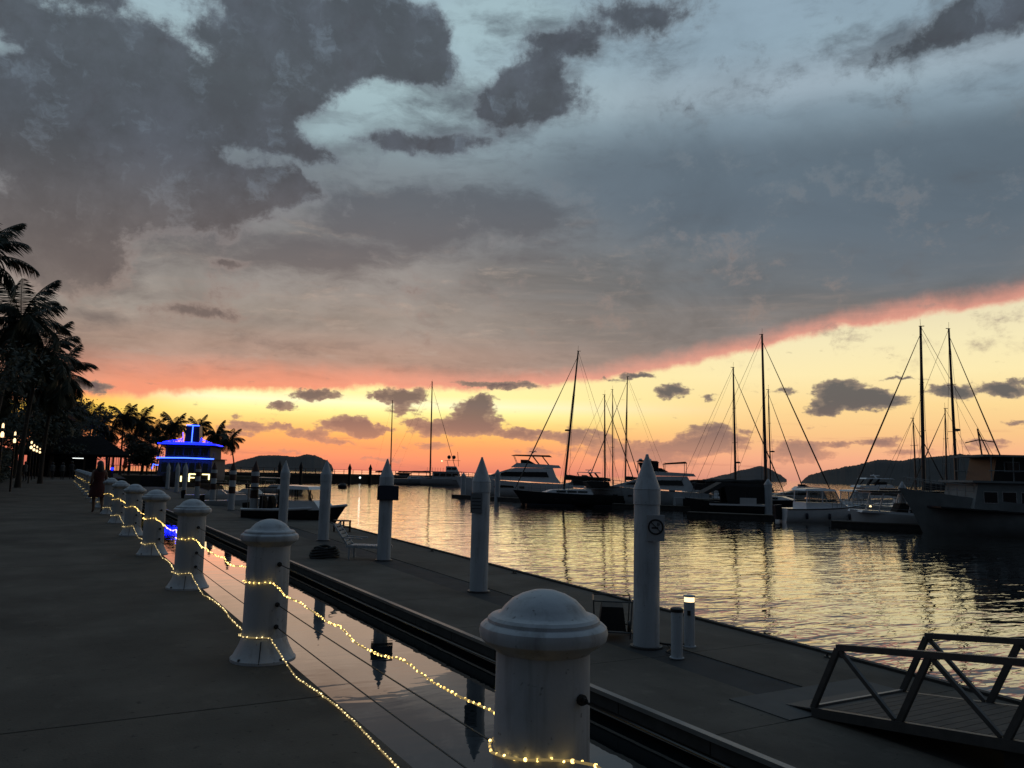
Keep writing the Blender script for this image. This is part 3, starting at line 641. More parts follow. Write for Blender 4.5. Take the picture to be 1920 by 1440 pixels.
# ------------------------------------------------------------------ boats
f0 = Vector((math.sin(TH), math.cos(TH), 0))
def heading(deg): b = rt0*math.cos(R(deg))+f0*math.sin(R(deg)); return math.atan2(b.y, b.x)   # 0 = bow to the right of the view, 90 = bow away
def hull_mb(L, B, fb, rise, rake=.9, draft=.5, stern=.82, full=2.2, n=15):
    vs = []; fs = []
    def bw(t): return B/2*(1-max(0, (t-.42)/.58)**full)*(stern+(1-stern)*min(1, t/.35))
    for i in range(n+1):
        t = i/n; w = max(bw(t), .015); zs = fb+rise*t*t; xb = -L/2+L*t
        for wy, zz, back in ((w, zs, 0), (w*.97, zs*.45, .45), (w*.80, 0, .75), (w*.35, -draft*.7, .95), (0, -draft, 1.0)):
            vs.append((xb-rake*back*t**4, wy, zz))
        for wy, zz, back in ((-w*.35, -draft*.7, .95), (-w*.80, 0, .75), (-w*.97, zs*.45, .45), (-w, zs, 0)):
            vs.append((xb-rake*back*t**4, wy, zz))
    m = 9
    for i in range(n):
        for j in range(m-1): a = i*m+j; fs.append((a, a+1, a+m+1, a+m))
        fs.append((i*m+8, i*m, (i+1)*m, (i+1)*m+8))
    fs.append(tuple(range(m))); fs.append(tuple(reversed([n*m+j for j in range(m)])))
    return MB().add(vs, fs), bw
def sheer(L, fb, rise, x): t = (x+L/2)/L; return fb+rise*t*t
def rail(parent, L, bw, fb, rise, x0, x1, h=.55, m=M_alu, n=8, side=(-1, 1)):
    for s_ in side:
        top = []
        for k in range(n+1):
            x = x0+(x1-x0)*k/n; t = (x+L/2)/L; w = max(bw(t)-.06, .02)*s_; z = sheer(L, fb, rise, x); top.append((x, w, z+h))
            MB().tube([(x, w, z-.02), (x, w, z+h)], .014, 5).build('stanchion', m, parent)
        MB().tube(top, .016, 5).build('guard_rail', m, parent)
        MB().tube([(a, b, c-h*.5) for a, b, c in top], .008, 4).build('guard_wire', m, parent)
def windows(parent, x0, x1, z0, z1, hw0, hw1, n, gap=.12, slant=.0, m=M_glass, frame=None):
    w = (x1-x0-gap*(n-1))/n
    for s_ in (-1, 1):
        for k in range(n):
            a = x0+k*(w+gap); P_ = [(a, s_*hw0, z0), (a+w, s_*hw0, z0), (a+w-slant*(1 if k == n-1 else .0), s_*hw1, z1), (a, s_*hw1, z1)]
            if frame:
                e_ = .05; F_ = [(a-e_, s_*hw0, z0-e_), (a+w+e_, s_*hw0, z0-e_), (a+w+e_, s_*hw1, z1+e_), (a-e_, s_*hw1, z1+e_)]
                fo = MB().plate(F_, (0, s_, 0), .012).build('window', frame, parent); MB().plate(P_, (0, s_, 0), .022).build('pane', m, fo)
            else: MB().plate(P_, (0, s_, 0), .016).build('window', m, parent)

def boat(name, label, cat, px, py, deg, group='boats moored in the marina', depth=None):
    p = on(px, py, ZW) if depth is None else at(px, py, depth)
    return thing(name, label, cat, (p.x, p.y, ZW), heading(deg), group)

def rig(t, L, bw, fb, rise, mx, top, boom=None, boomz=None, lean=0.0, spread=2, cover=M_dark, furl=True, rad=.07, bowx=None, back=True, wires=True, radar=None, mizzen=None, stay=.03, rake=.012):
    z0 = sheer(L, fb, rise, mx)-.1; mt = Vector((mx-top*rake, lean*top, top)); mb_ = Vector((mx, 0, z0))
    mo = MB().tube([mb_, mb_.lerp(mt, .5), mt], [rad*1.45, rad*1.3, rad*.85], 8).build('mast', M_mast, t, 60)
    MB().bar(mt+Vector((-.25, 0, .02)), mt+Vector((.12, 0, .02)), .05, .05).build('masthead', M_mast, mo)
    MB().tube([mt, mt+Vector((.02, 0, .55))], .012, 5).build('antenna', M_mast, mo)
    for k in range(spread):
        u = .42+.26*k if spread > 1 else .55; c_ = mb_.lerp(mt, u); w_ = .75-.18*k
        MB().tube([c_+Vector((0, -w_, .04)), c_, c_+Vector((0, w_, .04))], .02, 5).build('spreader', M_mast, mo)
    if boom:
        bz = boomz or z0+1.1
        MB().tube([(mx-.1, 0, bz), (mx-boom, 0, bz-.05)], .06, 8).build('boom', M_mast, t, 60)
        n_ = 8; MB().tube([(mx-.12-(boom-.2)*k/n_, .02*math.sin(k), bz+.22-.10*k/n_+.03*math.sin(k*2.1)) for k in range(n_+1)], [.24-.14*k/n_ for k in range(n_+1)], 10).build('sail_cover', cover, t, 60)
        MB().tube([(mx-boom, 0, bz), mb_.lerp(mt, .97)], .008, 4).build('topping_lift', M_rope, t)
    if furl:
        bx = bowx if bowx is not None else L/2-.25; a = Vector((bx, 0, sheer(L, fb, rise, bx)+.15)); b = mb_.lerp(mt, .96)
        MB().tube([a, a.lerp(b, .12), a.lerp(b, .5), b], [.03, .065, .055, .02], 6).build('furled_jib', M_mast, t, 60)
    if back: MB().tube([(-L/2+.2, 0, sheer(L, fb, rise, -L/2)), mt], stay*.5, 4).build('backstay', M_rope, t)
    if wires:
        for s_ in (-1, 1):
            w_ = max(bw((mx+L/2)/L)-.08, .3); ch_ = Vector((mx-.15, s_*w_, sheer(L, fb, rise, mx)))
            sp_ = mb_.lerp(mt, .42)+Vector((0, s_*.75, .04))
            MB().tube([ch_, sp_, mb_.lerp(mt, .98)], stay*.42, 4).build('shroud', M_rope, t)
            MB().tube([ch_+Vector((.4, 0, 0)), mb_.lerp(mt, .42)], stay*.36, 4).build('lower_shroud', M_rope, t)
    if radar: 
        c_ = mb_.lerp(mt, radar); MB().lathe([(.20, -.07), (.24, 0), (.20, .08), (.05, .11)], 12, c_+Vector((.3, 0, 0))).build('radar', M_mast, mo, 50)
        MB().bar(c_, c_+Vector((.3, 0, -.06)), .04).build('radar_bracket', M_mast, mo)
def portlights(t, L, bw, fb, rise, xs, z, m=M_glass):
    for x in xs:
        for s_ in (-1, 1):
            w_ = bw((x+L/2)/L)*.985; MB().box((x, s_*w_, z), (.42, .05, .14)).build('portlight', m, t)
def sailboat(label, px, py, deg, L, top_px, hullm=M_gel2, mast_off=.08, boom=True, name='sailing_yacht', group='sailing yachts moored in the marina', fb=1.05, lean=0.0, radar=None, depth=None, cabin=True, rail_=True, spread=2, cover=M_dark, rad=.075, second=None, shift=True, rake=.012):
    rise = .35; B = L*.29
    t = boat(name, label, 'sailboat', px, py, deg, group)
    dep = (t.location-EYE).dot(fwd); mx = L*mast_off
    b = Vector((math.cos(t.rotation_euler.z), math.sin(t.rotation_euler.z), 0))
    if shift: t.location = t.location-b*mx                         # the mast, not the hull centre, stands at the picked spot
    top = at(px, top_px, dep).z-ZW
    hm, bw = hull_mb(L, B, fb, rise, rake=1.3, draft=.7, stern=.7, full=1.9)
    hm.build('hull', hullm, t, 50)
    MB().slab([(-L*.42, .02), (L*.40, .02), (L*.40, .10), (-L*.42, .10)], B*.40).build('boot_stripe', M_navy, t)
    if cabin:
        zc = sheer(L, fb, rise, 0)-.05
        MB().slab([(-L*.18, zc), (L*.26, zc+.05), (L*.16, zc+.42), (-L*.16, zc+.55)], B*.30, B*.24).build('coachroof', M_gel, t, 30)
        windows(t, -L*.13, L*.14, zc+.16, zc+.34, B*.285, B*.265, 3)
        MB().slab([(-L*.33, zc+.9), (-L*.17, zc+.62), (-L*.12, zc+1.25), (-L*.17, zc+1.32), (-L*.32, zc+1.3)], B*.30, B*.26).build('sprayhood', M_dark, t)
    portlights(t, L, bw, fb, rise, [-L*.15, 0, L*.15], fb*.62)
    rig(t, L, bw, fb, rise, mx, top, L*.42 if boom else None, sheer(L, fb, rise, mx)+1.35, lean, spread, cover, radar=radar, rad=rad, rake=rake)
    if second: rig(t, L, bw, fb, rise, second[0], at(px, second[1], dep).z-ZW, L*.2, sheer(L, fb, rise, 0)+1.3, 0, 1, cover, furl=False, back=False, rad=rad*.8)
    if rail_: rail(t, L, bw, fb, rise, -L*.42, L*.46, .6)
    return t

# left to right across the harbour
t = sailboat('tall ketch with two dark masts furthest out beside the long pier', 806, 909, 8, 17.5, 713, M_grey, .12, second=(-7.1+2.1-1.9, 752), name='ketch', fb=1.25, rad=.13)
# work cruiser with two radomes
t = boat('motor_cruiser', 'boxy motor cruiser with two round radomes beside the ketch', 'motor boat', 832, 910, 3)
L, B, fb, rise = 10.5, 3.6, 1.3, .7
hm, bw = hull_mb(L, B, fb, rise); hm.build('hull', M_grey, t, 50)
MB().slab([(-2.6, 1.25), (4.0, 1.3), (3.4, 3.0), (-2.6, 3.0)], 1.5, 1.4).build('deckhouse', M_gel2, t); windows(t, -2.2, 3.1, 2.0, 2.7, 1.475, 1.435, 4)
MB().box((0, 0, 3.05), (8.0, 3.3, .1)).build('upper_deck', M_gel2, t)
MB().slab([(.4, 3.1), (3.3, 3.1), (2.7, 4.3), (.4, 4.3)], 1.1, 1.0).build('wheelhouse', M_gel2, t); windows(t, .6, 2.7, 3.5, 4.0, 1.085, 1.035, 2)
MB().bar((.6, -.9, 5.6), (.6, .9, 5.6), .1).build('radar_arch', M_gel2, t)
for s_ in (-.9, .9): MB().bar((.9, s_, 4.2), (.6, s_, 5.6), .08).build('arch_leg', M_gel2, t)
MB().bar((.0, 0, 5.6), (3.6, 0, 5.6), .07).build('mast_rail', M_mast, t)
for x in (1.0, 2.1): MB().ball((x, 0, 6.35), .42, 12, 8, 1.05).build('radome', M_mast, t, 60); MB().tube([(x, 0, 5.6), (x, 0, 6.0)], .06, 6).build('radome_post', M_mast, t)
MB().tube([(3.2, 0, 4.3), (2.9, 0, 7.6)], .05, 6).build('mast', M_mast, t)
MB().ball((-.6, 0, 5.45), .16, 10, 6).build('deck_light', M_lamp, t)
rail(t, L, bw, fb, rise, -4.6, 4.6, .8); 
for k in range(7): MB().tube([(-3.9+k*.6, 1.6, 3.1), (-3.9+k*.6, 1.6, 3.95)], .03, 4).build('stanchion', M_mast, t)

# flybridge motor yacht, bow to the left
def motor_yacht(label, px, py, deg, L, B, fb, rise, hullm, supm, hard=True, name='motor_yacht'):
    t = boat(name, label, 'motor yacht', px, py, deg)
    hm, bw = hull_mb(L, B, fb, rise, rake=1.6); hm.build('hull', hullm, t, 50)
    z = fb+.1; k = L/14.5
    MB().slab([(-L*.40, z), (L*.30, z+.35), (L*.10, z+1.25*k), (-L*.02, z+1.75*k), (-L*.33, z+1.8*k), (-L*.36, z+.8)], B*.40, B*.33).build('saloon', supm, t, 25)
    for s_ in (-1, 1):
        MB().plate([(-L*.30, s_*B*.385, z+.72*k), (L*.18, s_*B*.388, z+.72*k), (L*.06, s_*B*.362, z+1.25*k), (-L*.28, s_*B*.358, z+1.32*k)], (0, s_, 0), .03).build('window', M_glass, t)
        MB().plate([(-L*.10, s_*B*.478, fb*.62), (L*.12, s_*B*.458, fb*.70), (L*.10, s_*B*.462, fb*.84), (-L*.10, s_*B*.482, fb*.78)], (0, s_, 0), .06).build('window', M_glass, t)
    MB().plate([(L*.125, -B*.29, z+1.12*k), (L*.125, B*.29, z+1.12*k), (L*.005, B*.27, z+1.70*k), (L*.005, -B*.27, z+1.70*k)], (.4, 0, 1), .03).build('windscreen', M_glass, t)
    MB().slab([(-L*.40, z+1.82*k), (L*.02, z+1.80*k), (-L*.03, z+2.35*k), (-L*.38, z+2.15*k)], B*.34, B*.32).build('flybridge', supm, t, 25)
    if hard:
        MB().slab([(-L*.32, z+3.15*k), (L*.02, z+3.22*k), (-L*.02, z+3.34*k), (-L*.30, z+3.34*k)], B*.30, B*.28).build('hardtop', supm if hard == 2 else M_hulld, t)
        for x, xx in ((-L*.30, -L*.24), (-L*.22, -L*.16)):
            for s_ in (-1, 1): MB().bar((x, s_*B*.29, z+2.1*k), (xx, s_*B*.28, z+3.18*k), .22, .12).build('arch_leg', M_hulld, t)
        for s_ in (-1, 1): MB().tube([(-L*.03, s_*B*.27, z+2.2*k), (0, s_*B*.26, z+3.2*k)], .03, 6).build('hardtop_post', M_alu, t)
        MB().bar((-L*.14, 0, z+3.34*k), (-L*.18, 0, z+3.9*k), .10).build('mast', M_gel, t)
        MB().bar((-L*.16-.5, 0, z+3.75*k), (-L*.16+.5, 0, z+3.75*k), .09).build('radar', M_gel, t)
        MB().tube([(-L*.18, 0, z+3.9*k), (-L*.20, .2, z+4.3*k)], .015, 4).build('antenna', M_mast, t)
    MB().slab([(-L*.18, z+2.3*k), (-L*.06, z+2.3*k), (-L*.06, z+2.75*k), (-L*.12, z+2.75*k)], B*.2).build('helm_console', M_dark, t)
    portlights(t, L, bw, fb, rise, [L*.02, L*.08, L*.14, L*.26], fb*.72)
    rail(t, L, bw, fb, rise, -L*.05, L*.47, .62)
    MB().slab([(-L*.47, .32), (-L*.60, .32), (-L*.60, .42), (-L*.47, .42)], B*.42).build('swim_platform', M_wood, t)
    return t
motor_yacht('white flybridge motor yacht with dark hardtop, bow behind the second guide pile', 962, 931, 176, 15.5, 4.4, 1.75, .75, M_gel, M_gel)
sailboat('leaning mast sloop with dark sail cover moored by the flybridge yacht', 1056, 947, 190, 11.5, 652, M_hulld, .06, lean=0.0, rake=.085, radar=.44, name='sloop', rad=.085)
sailboat('slim mast sailing yacht, left of the three close masts', 1134, 938, 4, 10.0, 738, M_gel2, .08, group='sailing yachts moored in the marina', boom=False, rail_=False)
sailboat('shorter sailing yacht with thin middle mast of the close three', 1149, 934, 12, 10.5, 728, M_gel2, .08, boom=False, rail_=False, rad=.06)
sailboat('sailing yacht with the tallest and rightmost of the three close masts', 1172, 936, 184, 12, 703, M_gel2, .05, rail_=False, spread=2)
my = motor_yacht('white motor cruiser with canvas topped bridge behind the no-smoking pile', 1212, 950, 172, 11.8, 3.9, 1.5, .7, M_grey, M_gel2, hard=False, name='motor_cruiser')
for x0, x1, z0, z1 in ((-3.9, -1.6, 4.35, 4.2), (-1.2, 1.0, 4.35, 4.45)):
    MB().slab([(x0, z0), (x1, z1), (x1-.25, z1+.14), (x0+.2, z0+.16)], 1.35, 1.25).build('canopy', M_dark, my)
    for s_ in (-1, 1):
        for x in (x0+.1, x1-.15): MB().tube([(x, s_*1.25, 3.2), (x, s_*1.25, 4.4)], .03, 5).build('canopy_post', M_alu, my)
for s_ in (-1, 1): MB().plate([(-1.1, s_*1.2, 3.5), (.5, s_*1.2, 3.5), (.8, s_*1.2, 4.35), (-1.1, s_*1.2, 4.35)], (0, s_, 0), .02).build('side_screen', M_glass, my)
for x in (-.3, .6): MB().lathe([(.18, 0), (.2, .1), (.1, .2)], 10, (x, 0, 4.55)).build('radar', M_gel, my, 50)
sailboat('dark covered sailing yacht with the tallest mast beside the white cabin boat', 1437, 962, -28, 13.0, 620, M_hulld, .05, lean=.0, name='sailing_yacht', rad=.10, radar=None)
sailboat('sailing yacht with mast radar behind the dark covered yacht', 1380, 955, 4, 11.5, 685, M_gel2, .05, radar=.27, rad=.085)
sailboat('small sailing yacht with short mast right behind the tallest mast', 1446, 950, 2, 9.0, 728, M_gel2, .05, radar=.42, boom=False, rail_=False, rad=.06)
# awning over the dark yacht's deck
dk_ = boat('harbour_barge', 'low dark workboat under a black awning with a white rail strip', 'workboat', 1372, 966, 178)
L, B, fb, rise = 7.6, 2.7, .85, .5
hm, bw = hull_mb(L, B, fb, rise); hm.build('hull', M_hulld, dk_, 50)
MB().slab([(-3.0, .82), (2.0, .82), (2.0, .95), (-3.0, .95)], 1.36).build('rub_rail', M_gel, dk_)
MB().slab([(-3.1, 1.95), (-2.9, 2.5), (1.0, 2.65), (2.6, 1.75), (2.2, 1.7), (.8, 2.35), (-2.6, 2.2)], 1.4, 1.0).build('awning', M_dark, dk_)
for s_ in (-1, 1):
    MB().plate([(-2.9, s_*1.25, 1.0), (.6, s_*1.25, 1.0), (.9, s_*1.2, 2.4), (-2.7, s_*1.2, 2.3)], (0, s_, 0), .02).build('side_curtain', M_dark, dk_)
    for x in (-2.8, -.8, 1.2): MB().tube([(x, s_*1.28, .9), (x, s_*1.2, 2.2)], .025, 5).build('awning_post', M_mast, dk_)
MB().box((-1.0, 1.30, 1.2), (1.3, .06, .5)).build('locker', M_gel2, dk_)

def cabin_boat(label, px, py, deg, L, B, fb, rise, name='cabin_boat', hullm=M_gel):
    t = boat(name, label, 'motor boat', px, py, deg)
    hm, bw = hull_mb(L, B, fb, rise, rake=.8); hm.build('hull', hullm, t, 50)
    MB().tube([(-L/2+L*k/10, bw(k/10)+.0, sheer(L, fb, rise, -L/2+L*k/10)-.05) for k in range(11)], .04, 6).build('rub_rail', M_black, t)
    MB().tube([(-L/2+L*k/10, -bw(k/10)-.0, sheer(L, fb, rise, -L/2+L*k/10)-.05) for k in range(11)], .04, 6).build('rub_rail', M_black, t)
    z = fb
    MB().slab([(-L*.28, z), (L*.22, z+.12), (L*.13, z+.45), (-L*.28, z+.45)], B*.40, B*.38).build('cabin_base', hullm, t)
    MB().slab([(-L*.30, z+1.28), (L*.08, z+1.28), (L*.04, z+1.42), (-L*.06, z+1.47), (-L*.27, z+1.42)], B*.40, B*.34).build('roof', hullm, t, 30)
    for s_ in (-1, 1):
        for x, xx in ((-L*.27, -L*.26), (-L*.09, -L*.09), (L*.125, L*.06)): MB().bar((x, s_*B*.37, z+.42), (xx, s_*B*.36, z+1.30), .07, .06).build('pillar', hullm, t)
        MB().plate([(-L*.26, s_*B*.368, z+.47), (-L*.10, s_*B*.368, z+.47), (-L*.10, s_*B*.36, z+1.27), (-L*.255, s_*B*.36, z+1.27)], (0, s_, 0), .012).build('window', M_clear, t)
        MB().plate([(-L*.08, s_*B*.368, z+.47), (L*.11, s_*B*.368, z+.47), (L*.055, s_*B*.36, z+1.27), (-L*.08, s_*B*.36, z+1.27)], (0, s_, 0), .012).build('window', M_clear, t)
    MB().plate([(L*.13, -B*.36, z+.47), (L*.13, B*.36, z+.47), (L*.065, B*.35, z+1.27), (L*.065, -B*.35, z+1.27)], (1, 0, .3), .012).build('windscreen', M_clear, t)
    rail(t, L, bw, fb, rise, L*.0, L*.46, .45)
    MB().slab([(-L*.50, .15), (-L*.56, .15), (-L*.58, 1.15), (-L*.50, 1.2)], .22).build('outboard', M_hulld, t)
    for k in range(3): MB().lathe([(.05, 0), (.10, .05), (.10, .38), (.05, .43)], 10, (-L*.3+k*L*.25, -bw(.2+.25*k)-.12, .25)).build('fender', M_navy, t, 60)
    return t
cabin_boat('white cabin boat with arched roof and clear windows', 1545, 979, 8, 6.6, 2.5, .95, .4)
cb2 = cabin_boat('small white cabin boat behind the open powerboat', 1612, 966, 20, 5.2, 2.1, .8, .35)
# open powerboat with dark hardtop
t = boat('powerboat', 'open white powerboat with dark flat top and a lit bow lamp', 'motor boat', 1690, 990, 178)
L, B, fb, rise = 6.6, 2.6, .8, .35
hm, bw = hull_mb(L, B, fb, rise, rake=.3, stern=.95, full=4.0); hm.build('hull', M_gel2, t, 50)
MB().slab([(-2.6, fb-.02), (3.0, fb+.2), (2.9, fb+.34), (-2.6, fb+.12)], B*.46).build('deck', M_gel, t)
MB().slab([(-2.7, 2.35), (2.4, 2.3), (2.4, 2.38), (-2.7, 2.45)], 1.15).build('hardtop', M_hulld, t)
MB().slab([(-2.6, 2.285), (2.3, 2.235), (2.3, 2.295), (-2.6, 2.345)], 1.08).build('top_lining', M_gel, t)
for s_ in (-1, 1):
    for x in (-2.3, -.4, 1.5): MB().bar((x+.35, s_*1.05, 1.0), (x, s_*1.05, 2.32), .08).build('hardtop_post', M_gel2, t)
    MB().tube([(-1.2, s_*1.1, 1.15), (2.0, s_*1.1, 1.3), (3.1, s_*.5, 1.35)], .02, 5).build('side_rail', M_alu, t)
MB().slab([(-.6, 1.0), (.5, 1.0), (.2, 1.6), (-.5, 1.6)], .5).build('console', M_dark, t)
MB().ball((1.55, -1.0, 1.32), .075, 10, 6).build('bow_lamp', M_lamp, t)
MB().tube([(-1.9, 0, 2.4), (-1.9, 0, 3.4)], .02, 5).build('antenna', M_mast, t)
for px, py, dg, LL, lab in ((1082, 934, 178, 9.5, 'white cruiser tucked behind the leaning mast sloop'), (1338, 944, 4, 9.0, 'pale cruiser behind the low dark workboat'), (1490, 952, 175, 8.0, 'pale cruiser seen left behind the white cabin boat'), (1668, 958, 6, 9.5, 'pale cruiser behind the open powerboat')):
    motor_yacht(lab, px, py, dg, LL, LL*.3, LL*.115, .5, M_gel2, M_gel, hard=2 if px in (1082, 1668) else False, name='motor_cruiser')
# big dark passenger boat at the right
t = boat('passenger_boat', 'big dark double deck passenger boat with a row of square windows', 'passenger boat', 1915, 1004, 176)
L, B, fb, rise = 14.0, 4.6, 1.55, 1.1
M_pas = mat('passenger boat hull paint', (.23, .25, .255), .85, spec=.1, var=.15, scale=1.5)
hm, bw = hull_mb(L, B, fb, rise, rake=1.8, draft=.6); hm.build('hull', M_pas, t, 50)
MB().slab([(-6.6, .95), (5.6, 1.55), (5.6, 1.64), (-6.6, 1.04)], 2.32).build('rub_rail', M_hulld, t)
MB().slab([(-6.5, 1.5), (3.6, 1.5), (3.3, 3.05), (-6.5, 3.05)], 1.95, 1.95).build('lower_cabin', M_pas, t)
windows(t, -6.0, 3.0, 1.92, 2.52, 1.955, 1.955, 9, .32, frame=mat('pale window frame', (.40, .40, .40), .5))
MB().box((-1.6, 0, 3.11), (10.6, 4.3, .12)).build('upper_deck', M_pas, t)
MB().slab([(-6.0, 3.17), (2.3, 3.17), (2.0, 4.55), (-6.0, 4.55)], 1.6, 1.55).build('upper_cabin', M_hulld, t)
windows(t, -5.6, 1.6, 3.75, 4.25, 1.585, 1.565, 6, .5, frame=M_pas)
MB().box((-1.7, 0, 4.62), (9.4, 4.0, .12)).build('roof', M_pas, t)
for k in range(8):
    for s_ in (-1, 1): MB().tube([(-6.0+k*1.22, s_*1.95, 3.17), (-6.0+k*1.22, s_*1.95, 4.56)], .035, 5).build('post', M_pas, t)
for s_ in (-1, 1):
    MB().tube([(-6.2, s_*2.0, 3.75), (2.7, s_*2.0, 3.75)], .03, 5).build('guard_rail', M_pas, t)
MB().bar((2.05, 0, 4.65), (2.25, 0, 6.3), .07).build('mast', M_mast, t); MB().bar((1.6, 0, 4.65), (2.2, 0, 6.1), .05).build('mast_strut', M_mast, t)
MB().bar((1.3, 0, 5.50), (2.2, 0, 5.62), .06).build('yard', M_mast, t); MB().bar((2.2, 0, 5.62), (3.0, 0, 5.42), .06).build('yard', M_mast, t)
rail(t, L, bw, fb, rise, 3.4, 6.6, .7)
sailboat('sailing yacht with tall mast and left leaning stay, left of the passenger boat', 1734, 984, 168, 12.0, 604, M_gel2, .06, boom=True, radar=None, rad=.095)
sailboat('sailing yacht with tall mast and mast radar behind the passenger boat', 1797, 978, 6, 12.5, 609, M_gel2, .05, radar=.43, rad=.085, boom=False)
sailboat('small yacht with a short bare mast left of the twin tall masts', 1720, 968, 8, 8.5, 783, M_gel2, .05, boom=False, rail_=False, rad=.055)
sailboat('small yacht with a short mast between the twin tall masts', 1777, 968, 176, 8.5, 764, M_gel2, .05, boom=False, rail_=False, rad=.06)

# canopied speedboat beside the dock
t = boat('speedboat', 'dark hulled speedboat with windowed cabin tied up by the dock', 'motor boat', 556, 984, -14)
L, B, fb, rise = 5.6, 2.1, .75, .35
hm, bw = hull_mb(L, B, fb, rise, rake=.9); hm.build('hull', M_hulld, t, 50)
for s_ in (-1, 1): MB().tube([(-L/2+L*k/10, s_*bw(k/10), sheer(L, fb, rise, -L/2+L*k/10)) for k in range(11)], .07, 6).build('gunwale', M_gel, t, 60)
MB().slab([(-.55, .75), (1.75, .85), (1.35, 1.30), (-.55, 1.30)], .85, .82).build('cabin_base', M_gel, t)
MB().slab([(-.75, 1.86), (1.15, 1.86), (1.0, 2.02), (-.65, 2.06)], .92, .84).build('roof', M_gel, t)
for s_ in (-1, 1):
    for x, xx in ((-.48, -.48), (.28, .28), (1.22, .98)): MB().bar((x, s_*.80, 1.29), (xx, s_*.80, 1.87), .06).build('pillar', M_hulld, t)
    for xa, xb, xc, xd in ((-.45, .25, .25, -.45), (.31, 1.18, .95, .31)): MB().plate([(xa, s_*.80, 1.31), (xb, s_*.80, 1.31), (xc, s_*.80, 1.86), (xd, s_*.80, 1.86)], (0, s_, 0), .01).build('window', M_clear, t)
MB().tube([(.72+.12*math.cos(a*.42), 0, 1.46+.15*math.sin(a*.42)) for a in range(16)], .03, 6).build('steering_wheel', M_black, t)
MB().slab([(-2.5, 1.86), (-.75, 1.92), (-.75, 1.97), (-2.5, 1.91)], .85).build('canopy', M_dark, t)
for s_ in (-1, 1):
    for x in (-2.45, -1.6, -.8): MB().tube([(x, s_*.8, .72), (x, s_*.8, 1.9)], .022, 5).build('canopy_post', M_alu, t)
for x in (-2.0, -1.5, -.95): MB().slab([(x-.14, .75), (x+.16, .75), (x+.14, 1.12), (x+.02, 1.45), (x-.1, 1.45)], .22).build('seat', M_dark, t)
MB().slab([(-2.75, .1), (-3.1, .1), (-3.15, 1.05), (-2.75, 1.1)], .2).build('outboard', M_hulld, t)
# small craft between the dock and the lit ship
for i, (px, py, dg, L, lab) in enumerate(((448, 955, 20, 4.6, 'small grey runabout behind the red banded piles'), (405, 942, 15, 4.8, 'low white runabout between the banded piles'),
                                     (468, 938, 170, 5.5, 'pale open launch moored beyond the speedboat'), (520, 925, 5, 6.5, 'long pale launch with canopy far behind the speedboat'))):
    t = boat('small_boat', lab, 'boat', px, py, dg, 'small craft between the dock and the ship'); B = L*.38
    hm, bw = hull_mb(L, B, .6, .3, rake=.6); hm.build('hull', M_gel2 if i else M_grey, t, 50)
    MB().slab([(-L*.2, .55), (L*.2, .6), (L*.08, 1.05), (-L*.1, 1.05)], B*.3, B*.25).build('console', M_gel2, t)
    MB().slab([(-L*.36, 1.75), (L*.16, 1.75), (L*.14, 1.82), (-L*.34, 1.84)], B*.42).build('canopy', M_gel2 if i == 3 else M_dark, t)
    for s_ in (-1, 1):
        for x in (-L*.33, L*.13): MB().tube([(x, s_*B*.36, .6), (x, s_*B*.38, 1.77)], .022, 5).build('canopy_post', M_alu, t)
    MB().slab([(-L*.5, .1), (-L*.56, .1), (-L*.57, .95), (-L*.5, 1.0)], .18).build('outboard', M_hulld, t)
b_ = on(642, 915, ZW)
t = thing('buoy', 'small dark buoy floating off the long pier', 'buoy', (b_.x, b_.y, ZW))
MB().lathe([(.2, -.2), (.75, .05), (.75, .45), (.35, .8)], 14).build('float', M_hulld, t, 40); MB().lathe([(.08, .8), (.06, 1.1)], 8).build('stem', M_hulld, t)

# marina berth posts and finger pontoons on the far side
for i, (px, py0, py1, lab) in enumerate(((868, 886, 932, 'slim grey berth post right by the flybridge yacht bow'), (932, 880, 938, 'thin berth post in front of the flybridge yacht'), (1125, 905, 946, 'pale berth post in front of the three close masts'),
        (1260, 893, 952, 'pale berth post right of the no-smoking pile'), (1441, 898, 969, 'pale berth post at the stern of the dark covered yacht'), (1694, 903, 989, 'thick pale berth post in front of the open powerboat'))):
    b_ = on(px, py1, ZW); dep = (b_-EYE).dot(fwd); h = at(px, py0, dep).z-ZW; w = (.30 if i < 5 else .24)
    t = thing('berth_post', lab, 'post', (b_.x, b_.y, ZW), 0, 'berth posts across the harbour')
    MB().lathe([(w, -.8), (w, h-.5)], 14).build('shaft', M_pile, t, 50); MB().lathe([(w*1.1, h-.5), (w*1.1, h-.42), (w*.15, h)], 14).build('cap', M_pile, t, 40)
for i, (xa, ya, xb, yb, lab) in enumerate(((852, 933, 1020, 943, 'narrow finger pontoon under the flybridge yacht'), (1150, 951, 1330, 958, 'narrow finger pontoon beside the no-smoking pile'),
        (1290, 968, 1475, 976, 'narrow finger pontoon along the dark covered yacht'), (1560, 986, 1770, 996, 'narrow finger pontoon in front of the open powerboat'))):
    a, b = on(xa, ya, ZW), on(xb, yb, ZW); t = thing('finger_pontoon', lab, 'pontoon', (0, 0, 0), 0, 'finger pontoons across the harbour')
    MB().bar(a+Vector((0, 0, .12)), b+Vector((0, 0, .12)), .9, .34).build('float', M_timber, t); MB().bar(a+Vector((0, 0, .33)), b+Vector((0, 0, .33)), 1.0, .07).build('deck', M_deck, t)

